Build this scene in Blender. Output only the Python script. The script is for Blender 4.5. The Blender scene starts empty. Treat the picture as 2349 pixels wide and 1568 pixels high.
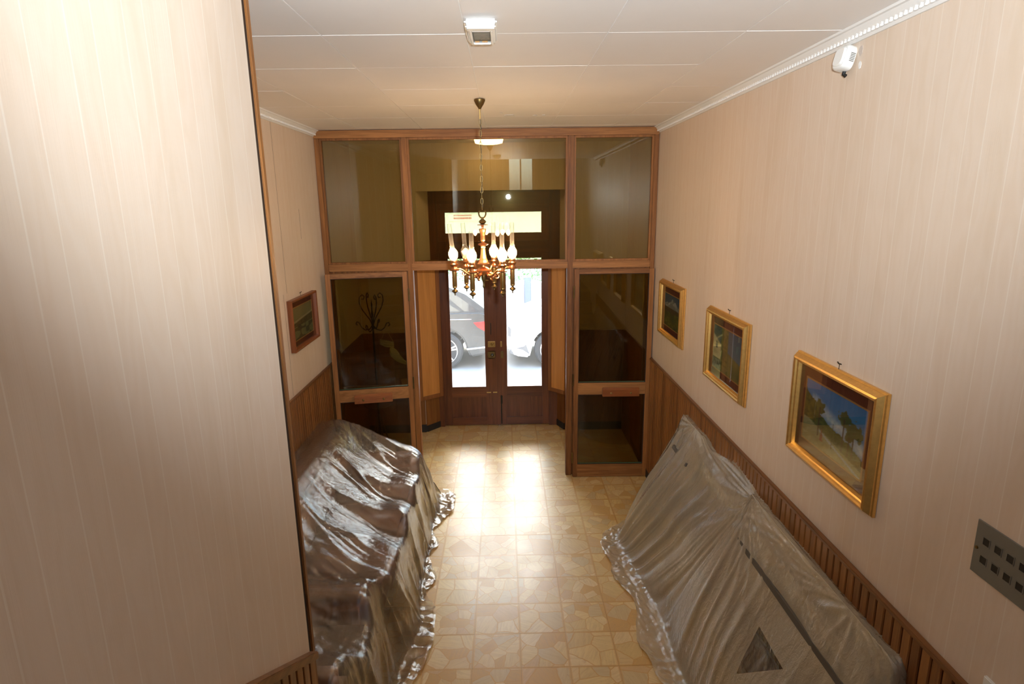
import bpy, bmesh, math, random
import numpy as np
from mathutils import Vector, Matrix
random.seed(7)
SC = bpy.context.scene
COL = SC.collection
PI = math.pi

# ------------------------------------------------------------------ camera
cam_d = bpy.data.cameras.new('camera')
cam = bpy.data.objects.new('camera', cam_d); COL.objects.link(cam)
cam_d.sensor_width = 36.0
cam_d.lens = 36.0 * 1365.74 / 2349.0
cam_d.clip_start = 0.05
CR = [(0.9998021788, -0.0147510958, -0.0133419774), (-0.0163284608, -0.2257018672, -0.9740595713), (0.0113571368, 0.9740847357, -0.2258980813)]
CAMZ = 2.7659
cam.matrix_world = Matrix(((CR[0][0], -CR[1][0], -CR[2][0], 0), (CR[0][1], -CR[1][1], -CR[2][1], 0), (CR[0][2], -CR[1][2], -CR[2][2], CAMZ), (0, 0, 0, 1)))
SC.camera = cam
# ------------------------------------------------------------------ world, lights, exposure
w = bpy.data.worlds.new('sky'); SC.world = w; w.use_nodes = True
wn = w.node_tree.nodes; wl = w.node_tree.links
sky = wn.new('ShaderNodeTexSky'); sky.sky_type = 'NISHITA'; sky.sun_disc = False
sky.sun_elevation = math.radians(50); sky.sun_rotation = math.radians(20); sky.air_density = 1.0; sky.dust_density = 4.0
wl.new(sky.outputs[0], wn['Background'].inputs[0]); wn['Background'].inputs[1].default_value = 2.9
def flash_light():
    # the photographer's flash, just above the camera
    d = bpy.data.lights.new('camera_flash', 'SPOT'); o = bpy.data.objects.new('camera_flash', d); COL.objects.link(o)
    d.energy = 400; d.spot_size = math.radians(112); d.spot_blend = 1.0; d.shadow_soft_size = 0.035; d.color = (0.88, 0.955, 1.0)
    o.location = (0.10, 0.02, CAMZ + 0.13)
    o.rotation_euler = (math.radians(90 + 14), 0, math.radians(-2.5))
flash_light()
SC.view_settings.view_transform = 'Standard'; SC.view_settings.look = 'None'
SC.view_settings.gamma = 1.0; SC.view_settings.use_curve_mapping = False
SC.view_settings.exposure = 0.0
SC.cycles.use_denoising = True
SC.cycles.max_bounces = 10; SC.cycles.transparent_max_bounces = 16
SC.cycles.sample_clamp_indirect = 6.0

# ------------------------------------------------------------------ helpers
XL, XR, D, HC, HW = -1.72, 1.45, 5.76, 3.44, 1.27
XN = -0.78          # stair side wall
class B:
    """collects geometry, then links it as ONE mesh object"""
    def __init__(s): s.v = []; s.f = []
    def add(s, vs, fs):
        n = len(s.v); s.v += [tuple(v) for v in vs]; s.f += [tuple(i + n for i in f) for f in fs]; return s
    def box(s, x0, x1, y0, y1, z0, z1, M=None):
        vs = [Vector((x, y, z)) for x in (x0, x1) for y in (y0, y1) for z in (z0, z1)]
        if M is not None: vs = [M @ v for v in vs]
        return s.add(vs, [(0, 1, 3, 2), (4, 6, 7, 5), (0, 4, 5, 1), (2, 3, 7, 6), (0, 2, 6, 4), (1, 5, 7, 3)])
    def lathe(s, prof, c=(0, 0, 0), n=20, M=None, ph=0.0, close=True):
        m = len(prof); vs = []; fs = []
        for i in range(n):
            a = 2 * PI * i / n + ph
            for r, z in prof:
                v = Vector((r * math.cos(a), r * math.sin(a), z))
                if M is not None: v = M @ v
                vs.append(v + Vector(c))
        for i in range(n):
            j = (i + 1) % n
            for k in range(m - 1): fs.append((i * m + k, j * m + k, j * m + k + 1, i * m + k + 1))
        if close:
            if prof[0][0] > 1e-5: fs.append(tuple(i * m for i in reversed(range(n))))
            if prof[-1][0] > 1e-5: fs.append(tuple(i * m + m - 1 for i in range(n)))
        return s.add(vs, fs)
    def tube(s, pts, r, n=8, closed=False, caps=True):
        pts = [Vector(p) for p in pts]; k = len(pts); vs = []; fs = []
        rr = r if isinstance(r, (list, tuple)) else [r] * k
        up = None
        for i, p in enumerate(pts):
            if closed: t = (pts[(i + 1) % k] - pts[i - 1])
            else: t = pts[min(i + 1, k - 1)] - pts[max(i - 1, 0)]
            t.normalize()
            if up is None:
                up = Vector((0, 0, 1)) if abs(t.z) < .9 else Vector((1, 0, 0))
            a = up - t * up.dot(t)
            if a.length < 1e-6: a = t.orthogonal()
            a.normalize(); b = t.cross(a); up = a
            for q in range(n):
                th = 2 * PI * q / n; vs.append(p + (a * math.cos(th) + b * math.sin(th)) * rr[i])
        for i in range(k if closed else k - 1):
            j = (i + 1) % k
            for q in range(n):
                q2 = (q + 1) % n; fs.append((i * n + q, i * n + q2, j * n + q2, j * n + q))
        if caps and not closed: fs += [tuple(reversed(range(n))), tuple((k - 1) * n + q for q in range(n))]
        return s.add(vs, fs)
    def prism(s, poly, h0, h1, ax='z', M=None):
        """extrude a 2D polygon; ax: axis of extrusion. 'z': (x,y) 'x': (y,z) 'y': (x,z)"""
        n = len(poly); vs = []
        for h in (h0, h1):
            for a, b in poly:
                v = Vector((a, b, h) if ax == 'z' else (h, a, b) if ax == 'x' else (a, h, b))
                vs.append(M @ v if M is not None else v)
        fs = [tuple(range(n)), tuple(n + i for i in reversed(range(n)))] + [(i, (i + 1) % n, n + (i + 1) % n, n + i) for i in range(n)]
        return s.add(vs, fs)
    def frame(s, x0, x1, z0, z1, wd, y0, y1, M=None, wb=None):
        """rectangular frame in the xz plane"""
        wb = wb or wd
        s.box(x0, x0 + wd, y0, y1, z0, z1, M); s.box(x1 - wd, x1, y0, y1, z0, z1, M)
        s.box(x0 + wd, x1 - wd, y0, y1, z1 - wd, z1, M); s.box(x0 + wd, x1 - wd, y0, y1, z0, z0 + wb, M); return s
    def build(s, name, mat, parent=None, bev=0.0, smooth=False, seg=2, sub=0):
        me = bpy.data.meshes.new(name)
        bm = bmesh.new(); bv = [bm.verts.new(v) for v in s.v]
        for f in s.f:
            try: bm.faces.new([bv[i] for i in f])
            except ValueError: pass
        bmesh.ops.recalc_face_normals(bm, faces=bm.faces)
        if bev > 0: bmesh.ops.bevel(bm, geom=list(bm.edges), offset=bev, segments=seg, affect='EDGES', clamp_overlap=True)
        if smooth:
            for f in bm.faces: f.smooth = True
        bm.to_mesh(me); bm.free()
        o = bpy.data.objects.new(name, me); COL.objects.link(o)
        if mat: me.materials.append(mat)
        if smooth and bev == 0:
            me.set_sharp_from_angle(angle=math.radians(40))
        if parent: adopt(o, parent)
        if sub:
            m = o.modifiers.new('subdiv', 'SUBSURF'); m.levels = sub; m.render_levels = sub
        return o
WORLD = {}
def adopt(o, p):
    o.parent = p
    if p.name in WORLD: o.matrix_parent_inverse = WORLD[p.name].inverted()
def tag(o, label=None, cat=None, group=None, kind=None):
    if label: o['label'] = label
    if cat: o['category'] = cat
    if group: o['group'] = group
    if kind: o['kind'] = kind
    return o
def thing(name, label, cat, loc=(0, 0, 0), group=None, kind=None):
    o = bpy.data.objects.new(name, None); COL.objects.link(o); o.empty_display_size = .1
    o.location = loc; WORLD[o.name] = Matrix.Translation(Vector(loc))
    return tag(o, label, cat, group, kind)
def copy_tree(o, parent=None, mapname=True):
    c = o.copy(); COL.objects.link(c)
    if parent is not None: c.parent = parent
    for ch in list(o.children): copy_tree(ch, c)
    return c
def struct(o, label=None): return tag(o, label, None, None, 'structure')
def rz(a, c): return Matrix.Translation(Vector(c)) @ Matrix.Rotation(a, 4, 'Z') @ Matrix.Translation(-Vector(c))

# ------------------------------------------------------------------ materials
MAT = {}
def newmat(name):
    m = bpy.data.materials.new(name); m.use_nodes = True; MAT[name] = m
    return m, m.node_tree.nodes, m.node_tree.links, m.node_tree.nodes['Principled BSDF']
class NT:
    def __init__(s, m): s.n = m.node_tree.nodes; s.l = m.node_tree.links
    def new(s, t, **k):
        o = s.n.new(t)
        for a, b in k.items(): setattr(o, a, b)
        return o
    def link(s, a, b): s.l.new(a, b)
    def val(s, sock, v):
        if hasattr(v, 'is_output') or isinstance(v, bpy.types.NodeSocket): s.l.new(v, sock)
        else: sock.default_value = v
    def math(s, op, a, b=0.0, c=0.0, clamp=False):
        o = s.new('ShaderNodeMath', operation=op); o.use_clamp = clamp
        s.val(o.inputs[0], a); s.val(o.inputs[1], b); s.val(o.inputs[2], c); return o.outputs[0]
    def mix(s, f, a, b, bt='MIX'):
        o = s.new('ShaderNodeMix', data_type='RGBA', blend_type=bt)
        s.val(o.inputs[0], f); s.val(o.inputs[6], a if not isinstance(a, tuple) else (*a, 1)); s.val(o.inputs[7], b if not isinstance(b, tuple) else (*b, 1)); return o.outputs[2]
    def ramp(s, f, st, interp='LINEAR'):
        o = s.new('ShaderNodeValToRGB'); cr = o.color_ramp; cr.interpolation = interp
        while len(cr.elements) < len(st): cr.elements.new(.5)
        for e, (p, c) in zip(cr.elements, st): e.position = p; e.color = (*c, 1) if isinstance(c, tuple) else (c, c, c, 1)
        s.val(o.inputs[0], f); return o.outputs[0]
    def noise(s, vec, sc, det=2.0, rough=.5, dist=0.0):
        o = s.new('ShaderNodeTexNoise'); s.l.new(vec, o.inputs['Vector']) if vec is not None else None
        o.inputs['Scale'].default_value = sc; o.inputs['Detail'].default_value = det; o.inputs['Roughness'].default_value = rough; o.inputs['Distortion'].default_value = dist
        return o.outputs['Fac']
    def scale(s, vec, v):
        o = s.new('ShaderNodeVectorMath', operation='MULTIPLY'); s.l.new(vec, o.inputs[0]); o.inputs[1].default_value = v; return o.outputs[0]
    def pos(s): return s.new('ShaderNodeNewGeometry').outputs['Position']
    def objc(s): return s.new('ShaderNodeTexCoord').outputs['Object']
    def xyz(s, v):
        o = s.new('ShaderNodeSeparateXYZ'); s.l.new(v, o.inputs[0]); return o.outputs
    def comb(s, x, y, z):
        o = s.new('ShaderNodeCombineXYZ'); s.val(o.inputs[0], x); s.val(o.inputs[1], y); s.val(o.inputs[2], z); return o.outputs[0]
    def bump(s, h, st, dist=.01):
        o = s.new('ShaderNodeBump'); o.inputs['Strength'].default_value = st; o.inputs['Distance'].default_value = dist; s.l.new(h, o.inputs['Height']); return o.outputs[0]
    def rnd(s): return s.new('ShaderNodeObjectInfo').outputs['Random']
def plain(name, col, rough=.5, metal=0.0, spec=.5, emit=None, es=0.0, var=0.0, vs=8.0):
    m, n, l, p = newmat(name); t = NT(m)
    p.inputs['Roughness'].default_value = rough; p.inputs['Metallic'].default_value = metal; p.inputs['Specular IOR Level'].default_value = spec
    if var > 0:
        nz = t.noise(t.objc(), vs, 4, .6)
        c = t.mix(nz, tuple(x * (1 - var) for x in col), tuple(min(1, x * (1 + var)) for x in col)); l.new(c, p.inputs['Base Color'])
    else: p.inputs['Base Color'].default_value = (*col, 1)
    if emit: p.inputs['Emission Color'].default_value = (*emit, 1); p.inputs['Emission Strength'].default_value = es
    return m
def wood(name, c0, c1, axis='z', rough=.35, grain=1.0, coat=.0, spec=.5):
    m, n, l, p = newmat(name); t = NT(m)
    sc = {'x': (1.5, 28, 28), 'y': (28, 1.5, 28), 'z': (28, 28, 1.5)}[axis]
    r = t.rnd(); P = t.pos()
    off = t.new('ShaderNodeVectorMath', operation='ADD'); l.new(t.scale(P, sc), off.inputs[0]); l.new(t.math('MULTIPLY', r, 37.0), off.inputs[1])
    a = t.noise(off.outputs[0], 1.0 * grain, 5, .65, .6); b = t.noise(off.outputs[0], 4.0 * grain, 2, .5)
    f = t.math('ADD', t.math('MULTIPLY', a, .75), t.math('MULTIPLY', b, .25))
    f = t.math('ADD', f, t.math('MULTIPLY', t.math('SUBTRACT', r, .5), .22))
    c = t.ramp(f, [(.3, c0), (.7, c1)]); l.new(c, p.inputs['Base Color'])
    p.inputs['Roughness'].default_value = rough; p.inputs['Coat Weight'].default_value = coat; p.inputs['Coat Roughness'].default_value = .15
    p.inputs['Specular IOR Level'].default_value = spec
    l.new(t.bump(f, .15, .002), p.inputs['Normal'])
    return m
def m_wallpaper():
    m, n, l, p = newmat('moire_striped_wallpaper'); t = NT(m)
    P = t.xyz(t.pos()); u = t.math('ADD', P[0], P[1]); z = P[2]
    v1 = t.comb(t.math('MULTIPLY', u, 9.0), 0.0, t.math('MULTIPLY', z, 1.6))
    nz = t.noise(v1, 1.0, 2.0, .45)
    rings = t.math('SINE', t.math('MULTIPLY', nz, 60.0))
    fib = t.noise(t.comb(t.math('MULTIPLY', u, 260.0), 0.0, t.math('MULTIPLY', z, 3.0)), 1.0, 2.0)
    fr = t.math('FRACT', t.math('DIVIDE', t.math('ADD', u, 20.0), .182))
    def line(c, wd):
        return t.math('LESS_THAN', t.math('ABSOLUTE', t.math('SUBTRACT', fr, c)), wd)
    ln = t.math('MAXIMUM', line(.1, .012), line(.52, .010))
    band = t.math('MULTIPLY', t.math('GREATER_THAN', fr, .1), t.math('LESS_THAN', fr, .52))
    base = t.mix(t.math('MULTIPLY', band, .45), (.765, .63, .51), (.745, .60, .475))
    pat = t.math('ADD', t.math('MULTIPLY', rings, .5), .5)
    base = t.mix(t.math('MULTIPLY', pat, .25), base, (.82, .71, .615))
    base = t.mix(t.math('MULTIPLY', fib, .16), base, (.68, .53, .43))
    # old vertical water stains
    st = t.noise(t.comb(t.math('MULTIPLY', u, 5.0), 0.0, t.math('MULTIPLY', z, .55)), 1.0, 4.0, .6, .4)
    base = t.mix(t.math('MULTIPLY', t.ramp(st, [(.52, 0.0), (.8, 1.0)]), .5), base, (.62, .47, .32))
    base = t.mix(t.math('MULTIPLY', ln, .30), base, (.93, .88, .80))
    l.new(base, p.inputs['Base Color']); p.inputs['Roughness'].default_value = .5; p.inputs['Specular IOR Level'].default_value = .35
    l.new(t.bump(t.math('ADD', fib, t.math('MULTIPLY', ln, .8)), .12, .002), p.inputs['Normal'])
    return m
def m_tile():
    m, n, l, p = newmat('palladiana_marble_tile'); t = NT(m)
    oi = t.new('ShaderNodeObjectInfo'); r = oi.outputs['Random']
    oc = t.objc()
    off = t.new('ShaderNodeVectorMath', operation='ADD'); l.new(oc, off.inputs[0]); l.new(t.comb(t.math('MULTIPLY', r, 91.7), t.math('MULTIPLY', r, 53.1), 0.0), off.inputs[1])
    V = off.outputs[0]
    # rotate fragments' frame a bit per tile, and warp
    wn_ = t.new('ShaderNodeTexNoise'); l.new(V, wn_.inputs['Vector']); wn_.inputs['Scale'].default_value = 9.0; wn_.inputs['Detail'].default_value = 3.0
    wv = t.new('ShaderNodeVectorMath', operation='SCALE'); l.new(wn_.outputs['Color'], wv.inputs[0]); wv.inputs[3].default_value = .035
    va = t.new('ShaderNodeVectorMath', operation='ADD'); l.new(V, va.inputs[0]); l.new(wv.outputs[0], va.inputs[1])
    sc = t.math('ADD', 5.5, t.math('MULTIPLY', t.math('FRACT', t.math('MULTIPLY', r, 13.7)), 6.0))
    def vor(feat):
        o = t.new('ShaderNodeTexVoronoi', feature=feat); o.voronoi_dimensions = '2D'; l.new(va.outputs[0], o.inputs['Vector']); l.new(sc, o.inputs['Scale']); o.inputs['Randomness'].default_value = .95; return o
    vd = vor('DISTANCE_TO_EDGE').outputs['Distance']; vc = vor('F1').outputs['Color']
    cs = t.xyz(vc)
    stone = t.ramp(cs[0], [(0.0, (.76, .58, .28)), (.2, (.84, .66, .34)), (.4, (.70, .44, .16)), (.52, (.80, .62, .35)), (.66, (.70, .57, .36)), (.8, (.72, .50, .27)), (.9, (.86, .70, .44))], 'CONSTANT')
    # streaks inside each fragment, direction differs
    ang = t.math('MULTIPLY', cs[1], 3.1)
    vr = t.new('ShaderNodeVectorRotate', rotation_type='Z_AXIS'); l.new(V, vr.inputs['Vector']); l.new(ang, vr.inputs['Angle'])
    sn = t.noise(t.scale(vr.outputs[0], (7, 60, 1)), 1.0, 5.0, .65, .8)
    stone = t.mix(t.math('MULTIPLY', t.ramp(sn, [(.42, 0.0), (.68, 1.0)]), .5), stone, (.56, .38, .19))
    vein = t.noise(V, 22.0, 6.0, .7, 1.6)
    stone = t.mix(t.math('MULTIPLY', t.ramp(vein, [(.60, 0.0), (.70, 1.0)]), .35), stone, (.42, .20, .12))
    gw = t.math('LESS_THAN', vd, t.math('ADD', .012, t.math('MULTIPLY', vein, .028)))
    col = t.mix(t.math('MULTIPLY', gw, .85), stone, (.66, .37, .12))
    # ochre cement rim of every tile
    c2 = t.xyz(oc)
    e = t.math('MAXIMUM', t.math('ABSOLUTE', c2[0]), t.math('ABSOLUTE', c2[1]))
    rim = t.math('GREATER_THAN', e, t.math('SUBTRACT', .147, t.math('MULTIPLY', vein, .012)))
    col = t.mix(t.math('MULTIPLY', rim, .65), col, (.70, .40, .13))
    col = t.mix(.18, col, t.ramp(t.math('FRACT', t.math('MULTIPLY', r, 7.3)), [(0, (.75, .62, .42)), (.5, (.52, .36, .2)), (1, (.7, .56, .42))]))
    col = t.mix(1.0, col, (1.0, .965, .80), 'MULTIPLY')
    l.new(col, p.inputs['Base Color'])
    rn = t.noise(t.pos(), 3.0, 4.0, .6)
    l.new(t.math('ADD', .24, t.math('MULTIPLY', rn, .22)), p.inputs['Roughness'])
    l.new(t.bump(t.noise(t.pos(), 60.0, 3.0), .04, .002), p.inputs['Normal'])
    p.inputs['Specular IOR Level'].default_value = .8
    return m
def m_pane(name, tint, refl=1.0, haze=0.0, hcol=(.8, .82, .8)):
    m, n, l, p = newmat(name); t = NT(m); n.remove(p)
    out = n['Material Output']
    tr = t.new('ShaderNodeBsdfTransparent'); tr.inputs[0].default_value = (*tint, 1)
    gl = t.new('ShaderNodeBsdfGlossy'); gl.inputs['Roughness'].default_value = .01; gl.inputs[0].default_value = (.95, .95, .95, 1)
    fr = t.new('ShaderNodeFresnel'); fr.inputs[0].default_value = 1.5
    base = tr.outputs[0]
    if haze > 0:
        df = t.new('ShaderNodeBsdfDiffuse'); df.inputs[0].default_value = (*hcol, 1)
        tl = t.new('ShaderNodeBsdfTranslucent'); tl.inputs[0].default_value = (*hcol, 1)
        mm = t.new('ShaderNodeMixShader'); mm.inputs[0].default_value = .6; l.new(df.outputs[0], mm.inputs[1]); l.new(tl.outputs[0], mm.inputs[2])
        h = t.new('ShaderNodeMixShader'); l.new(t.math('MULTIPLY', t.ramp(t.noise(t.scale(t.objc(), (6, 6, 1.2)), 1.0, 4.0, .6), [(.3, .3), (.75, 1.0)]), haze), h.inputs[0]); l.new(base, h.inputs[1]); l.new(mm.outputs[0], h.inputs[2]); base = h.outputs[0]
    mx = t.new('ShaderNodeMixShader'); l.new(t.math('MULTIPLY', fr.outputs[0], refl, clamp=True), mx.inputs[0]); l.new(base, mx.inputs[1]); l.new(gl.outputs[0], mx.inputs[2])
    l.new(mx.outputs[0], out.inputs[0]); return m
def m_film(name, haze, hcol, rough=.17, crinkle=.5, tint=(.9, .9, .88), glo=1.7, fac=.45, fold=False):
    m, n, l, p = newmat(name); t = NT(m); n.remove(p); out = n['Material Output']
    P = t.pos()
    b1 = t.noise(t.scale(P, (1, 1, .45)), 26.0, 4.0, .62, .9); b2 = t.noise(P, 70.0, 3.0, .6, 1.5)
    vo = t.new('ShaderNodeTexVoronoi', feature='DISTANCE_TO_EDGE'); l.new(t.scale(P, (1, 1, .6)), vo.inputs['Vector']); vo.inputs['Scale'].default_value = 22.0
    hgt = t.math('ADD', t.math('ADD', b1, t.math('MULTIPLY', b2, .30)), t.math('MULTIPLY', t.math('SUBTRACT', .25, vo.outputs['Distance']), .5))
    N = t.bump(hgt, crinkle, .02)
    tr = t.new('ShaderNodeBsdfTransparent'); tr.inputs[0].default_value = (*tint, 1)
    df = t.new('ShaderNodeBsdfDiffuse'); df.inputs[0].default_value = (*hcol, 1); l.new(N, df.inputs['Normal'])
    tl = t.new('ShaderNodeBsdfTranslucent'); tl.inputs[0].default_value = (*hcol, 1); l.new(N, tl.inputs['Normal'])
    hz = t.new('ShaderNodeMixShader'); hz.inputs[0].default_value = .3; l.new(df.outputs[0], hz.inputs[1]); l.new(tl.outputs[0], hz.inputs[2])
    lw = t.new('ShaderNodeLayerWeight'); lw.inputs[0].default_value = .35; l.new(N, lw.inputs['Normal'])
    hz_ = haze
    if fold:      # the sheet lies doubled except for one clear single-layer triangle
        p3 = t.xyz(P)
        e1 = t.math('LESS_THAN', p3[2], .725); e2 = t.math('LESS_THAN', p3[1], t.math('ADD', 2.43, t.math('MULTIPLY', p3[2], .125)))
        e3 = t.math('GREATER_THAN', t.math('ADD', p3[2], p3[1]), 2.97)
        tri = t.math('MULTIPLY', t.math('MULTIPLY', e1, e2), t.math('MULTIPLY', e3, t.math('GREATER_THAN', p3[1], 2.1)))
        hz_ = t.math('SUBTRACT', haze, t.math('MULTIPLY', tri, haze * .97))
    s1 = t.new('ShaderNodeMixShader'); l.new(t.math('ADD', hz_, t.math('MULTIPLY', lw.outputs['Facing'], t.math('SUBTRACT', fac, t.math('MULTIPLY', tri, fac * .7)) if fold else fac), clamp=True), s1.inputs[0]); l.new(tr.outputs[0], s1.inputs[1]); l.new(hz.outputs[0], s1.inputs[2])
    gl = t.new('ShaderNodeBsdfGlossy'); gl.inputs['Roughness'].default_value = rough; gl.inputs[0].default_value = (.95, .95, .95, 1); l.new(N, gl.inputs['Normal'])
    fr = t.new('ShaderNodeFresnel'); fr.inputs[0].default_value = 1.55; l.new(N, fr.inputs['Normal'])
    s2 = t.new('ShaderNodeMixShader'); l.new(t.math('MULTIPLY', fr.outputs[0], glo, clamp=True), s2.inputs[0]); l.new(s1.outputs[0], s2.inputs[1]); l.new(gl.outputs[0], s2.inputs[2])
    l.new(s2.outputs[0], out.inputs[0]); return m
def m_paint(name):
    m, n, l, p = newmat(name); t = NT(m)
    a = t.new('ShaderNodeAttribute'); a.attribute_name = 'paint'
    nz = t.noise(t.scale(t.objc(), (1, 1, 1)), 90.0, 4.0, .6)
    l.new(t.mix(t.math('MULTIPLY', nz, .35), a.outputs['Color'], (.02, .02, .01)), p.inputs['Base Color']); p.inputs['Roughness'].default_value = .6
    return m
m_wallpaper(); m_tile(); m_paint('oil_paint')
plain('ceiling_panel_paint', (.90, .865, .84), .6, var=.03, vs=3)
plain('white_plaster', (.86, .85, .83), .55); plain('seam_paint', (.95, .95, .95), .4)
plain('grout', (.42, .28, .13), .8)
wood('partition_wood', (.14, .050, .014), (.42, .178, .052), 'z', .48, 1.0, .0, .3)
wood('partition_wood_across_lit', (.19, .075, .022), (.50, .225, .072), 'x', .48, 1.0, .0, .3)  # same wood, paler: flash light on the beam put into the colour
wood('wainscot_wood', (.15, .055, .014), (.35, .145, .040), 'z', .42)
wood('cap_wood', (.15, .06, .018), (.33, .14, .045), 'y', .4)
wood('door_wood', (.10, .027, .008), (.24, .072, .020), 'z', .35, .8, .15)
wood('door_wood_across', (.10, .027, .008), (.24, .072, .020), 'x', .35, .8, .15)
wood('shutter_ply', (.50, .20, .045), (.74, .33, .088), 'z', .45, .6)
wood('shutter_frame', (.22, .08, .025), (.36, .14, .045), 'z', .4)
wood('handle_wood', (.22, .06, .016), (.42, .14, .04), 'x', .3, 1.0, .3)
wood('dark_wood', (.03, .014, .007), (.07, .032, .015), 'z', .5)
wood('frame_brown', (.16, .045, .012), (.30, .09, .028), 'z', .35)
plain('dark_groove', (.035, .016, .007), .8)
plain('black_base', (.03, .028, .026), .6)
plain('brass', (.55, .37, .14), .3, 1.0, var=.25, vs=40)
plain('copper_brass', (.72, .36, .17), .3, 1.0, var=.15, vs=40)
plain('old_bronze', (.22, .15, .06), .4, 1.0, var=.3, vs=30)
plain('steel', (.55, .53, .5), .35, 1.0)
plain('iron', (.05, .045, .035), .45, .8)
plain('gold_leaf', (.92, .52, .16), .36, .9, var=.22, vs=55)
plain('pale_gilt', (.62, .50, .33), .55, .3, var=.15, vs=40)
plain('red_mat', (.115, .030, .015), .9); plain('fillet', (.5, .26, .08), .5, .3)
plain('white_plastic', (.86, .86, .84), .35); plain('grey_metal', (.20, .19, .165), .45, .2, var=.1, vs=6); plain('black_plastic', (.012, .012, .013), .4)
plain('brown_leather', (.34, .155, .075), .45, var=.18, vs=14); plain('shaded_seat_brown', (.12, .065, .04), .8)  # armchair cushion brown darkened: the seat's shadow is put into the colour
plain('grey_fabric', (.78, .66, .46), .85, var=.1, vs=60); plain('plum_fabric', (.24, .135, .11), .8, var=.2, vs=20); plain('dark_bar', (.10, .09, .075), .6); plain('dark_steel', (.05, .05, .055), .4, .6)
plain('lamp_glow', (.9, .85, .75), .4, emit=(1.0, .72, .42), es=15.0)
plain('bulb_glow', (1, .9, .75), .4, emit=(1.0, .66, .34), es=180.0)
plain('bulb_off', (.75, .7, .62), .2)
m_pane('bronze_glass', (.70, .655, .48), 1.15); m_pane('door_glass', (.88, .92, .90), 1.0, .03); m_pane('picture_glass', (.97, .97, .97), .45)
m_pane('chimney_glass', (.98, .97, .95), .45, .16, (.95, .88, .78)); m_pane('diffuser_clear', (.9, .88, .8), .6, .6)
plain('edge_green', (.10, .16, .09), .2)
m_film('plastic_film', .38, (1.0, .90, .69), .18, .30, fac=.34, glo=1.9, fold=True)
m_film('clear_plastic_film', .07, (.80, .77, .74), .15, .30, glo=2.4, fac=.20)
plain('street_stone', (.82, .79, .74), .8, var=.08, vs=2); plain('asphalt', (.36, .355, .34), .85, var=.1, vs=3)
plain('car_grey', (.055, .058, .06), .3, .2); plain('car_white', (.80, .80, .80), .2); plain('car_glass', (.05, .06, .06), .05, 0, .9); plain('rubber', (.03, .03, .032), .7)
plain('alloy', (.6, .6, .62), .3, .8); plain('tail_red', (.75, .03, .03), .2); plain('chrome', (.85, .85, .87), .1, 1.0); plain('car_trim', (.14, .14, .145), .5)
plain('leaf_green', (.12, .24, .06), .6, var=.5, vs=5); plain('garden_wall', (.62, .52, .45), .8, var=.06, vs=2); plain('facade', (.86, .88, .80), .8, var=.06, vs=1); plain('sign_red', (.65, .07, .05), .5); plain('post_grey', (.22, .23, .27), .5)
plain('cloth_white', (.8, .8, .74), .85); plain('curtain', (.85, .82, .74), .8); plain('stone_step', (.20, .17, .14), .4, var=.08)
M = MAT

# ------------------------------------------------------------------ floor
fl = B().box(XL, XR, 1.2, 7.45, -.2, -.004).build('floor', M['grout']); struct(fl, 'pale ochre marble fragment tile floor')
TX, TY, TP = -.2346, 3.9993, .3
full = None
for i in range(-5, 7):
    for j in range(-7, 12):
        x0, x1 = TX + TP * i + .0008, TX + TP * (i + 1) - .0008; y0, y1 = TY + TP * j + .0008, TY + TP * (j + 1) - .0008
        cx, cy = (x0 + x1) / 2, (y0 + y1) / 2
        if y1 > 7.38: continue
        x0c, x1c = max(x0, XL), min(x1, XR)
        if x1c - x0c < .03: continue
        if cy > 7.03 and not (-1.0 < cx < .75): continue
        if cx < XN - .15 and y1 < 1.9: continue
        if full is not None and x0c == x0 and x1c == x1:
            o = full.copy(); COL.objects.link(o); o.location = (cx, cy, random.uniform(-.0004, .0004))
        else:
            o = B().box(x0c - cx, x1c - cx, y0 - cy, y1 - cy, -.004, 0).build('floor_tile', M['palladiana_marble_tile'])
            o.location = (cx, cy, 0)
            if x0c == x0 and x1c == x1: full = o
        o.parent = fl
# ------------------------------------------------------------------ ceiling
ce = B().box(XL, XR, 1.9, 7.40, HC + .004, HC + .25).box(XL - .0, XN - .1, -2.4, 1.9, HC + .004, HC + .25).build('ceiling', M['seam_paint']); struct(ce, 'white panelled ceiling')
gx = [XL, -1.30, -.725, -.14, .44, 1.005, XR]; gy = [1.9, 2.05, 2.64, 3.235, 3.82, 4.41, 5.0, 5.59, D]
gp = .0022
for i in range(len(gx) - 1):
    for j in range(len(gy) - 1):
        dz = random.uniform(-.0007, .0007)
        o = B().box(gx[i] + gp, gx[i + 1] - gp, gy[j] + gp, gy[j + 1] - gp, HC + dz, HC + .004).build('ceiling_panel', M['ceiling_panel_paint'], ce)
B().box(XL, XR, D + .06, 7.03, HC, HC + .004).build('vestibule_ceiling', M['ceiling_panel_paint'], ce)
pf = [(1.18, -.02), (1.22, .03), (1.27, .05), (1.30, .12), (1.24, .10), (1.20, .13), (1.16, .08), (1.12, .05)]
def flake(cx, cy, s, n=9, seed=1):
    rr = random.Random(seed); pts = [(cx + s * rr.uniform(.5, 1) * math.cos(2 * PI * k / n) * .8, cy + s * rr.uniform(.6, 1.1) * math.sin(2 * PI * k / n)) for k in range(n)]
    return pts
for k, (cx, cy, s) in enumerate([(.06, 4.93, .055), (.0, 4.8, .02), (.26, 4.95, .025), (.33, 4.93, .018)]):
    B().prism(flake(cx, cy, s, 9, k), HC - .003, HC - .0005).build('peeling_paint_flake', M['white_plaster'], ce)
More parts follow.
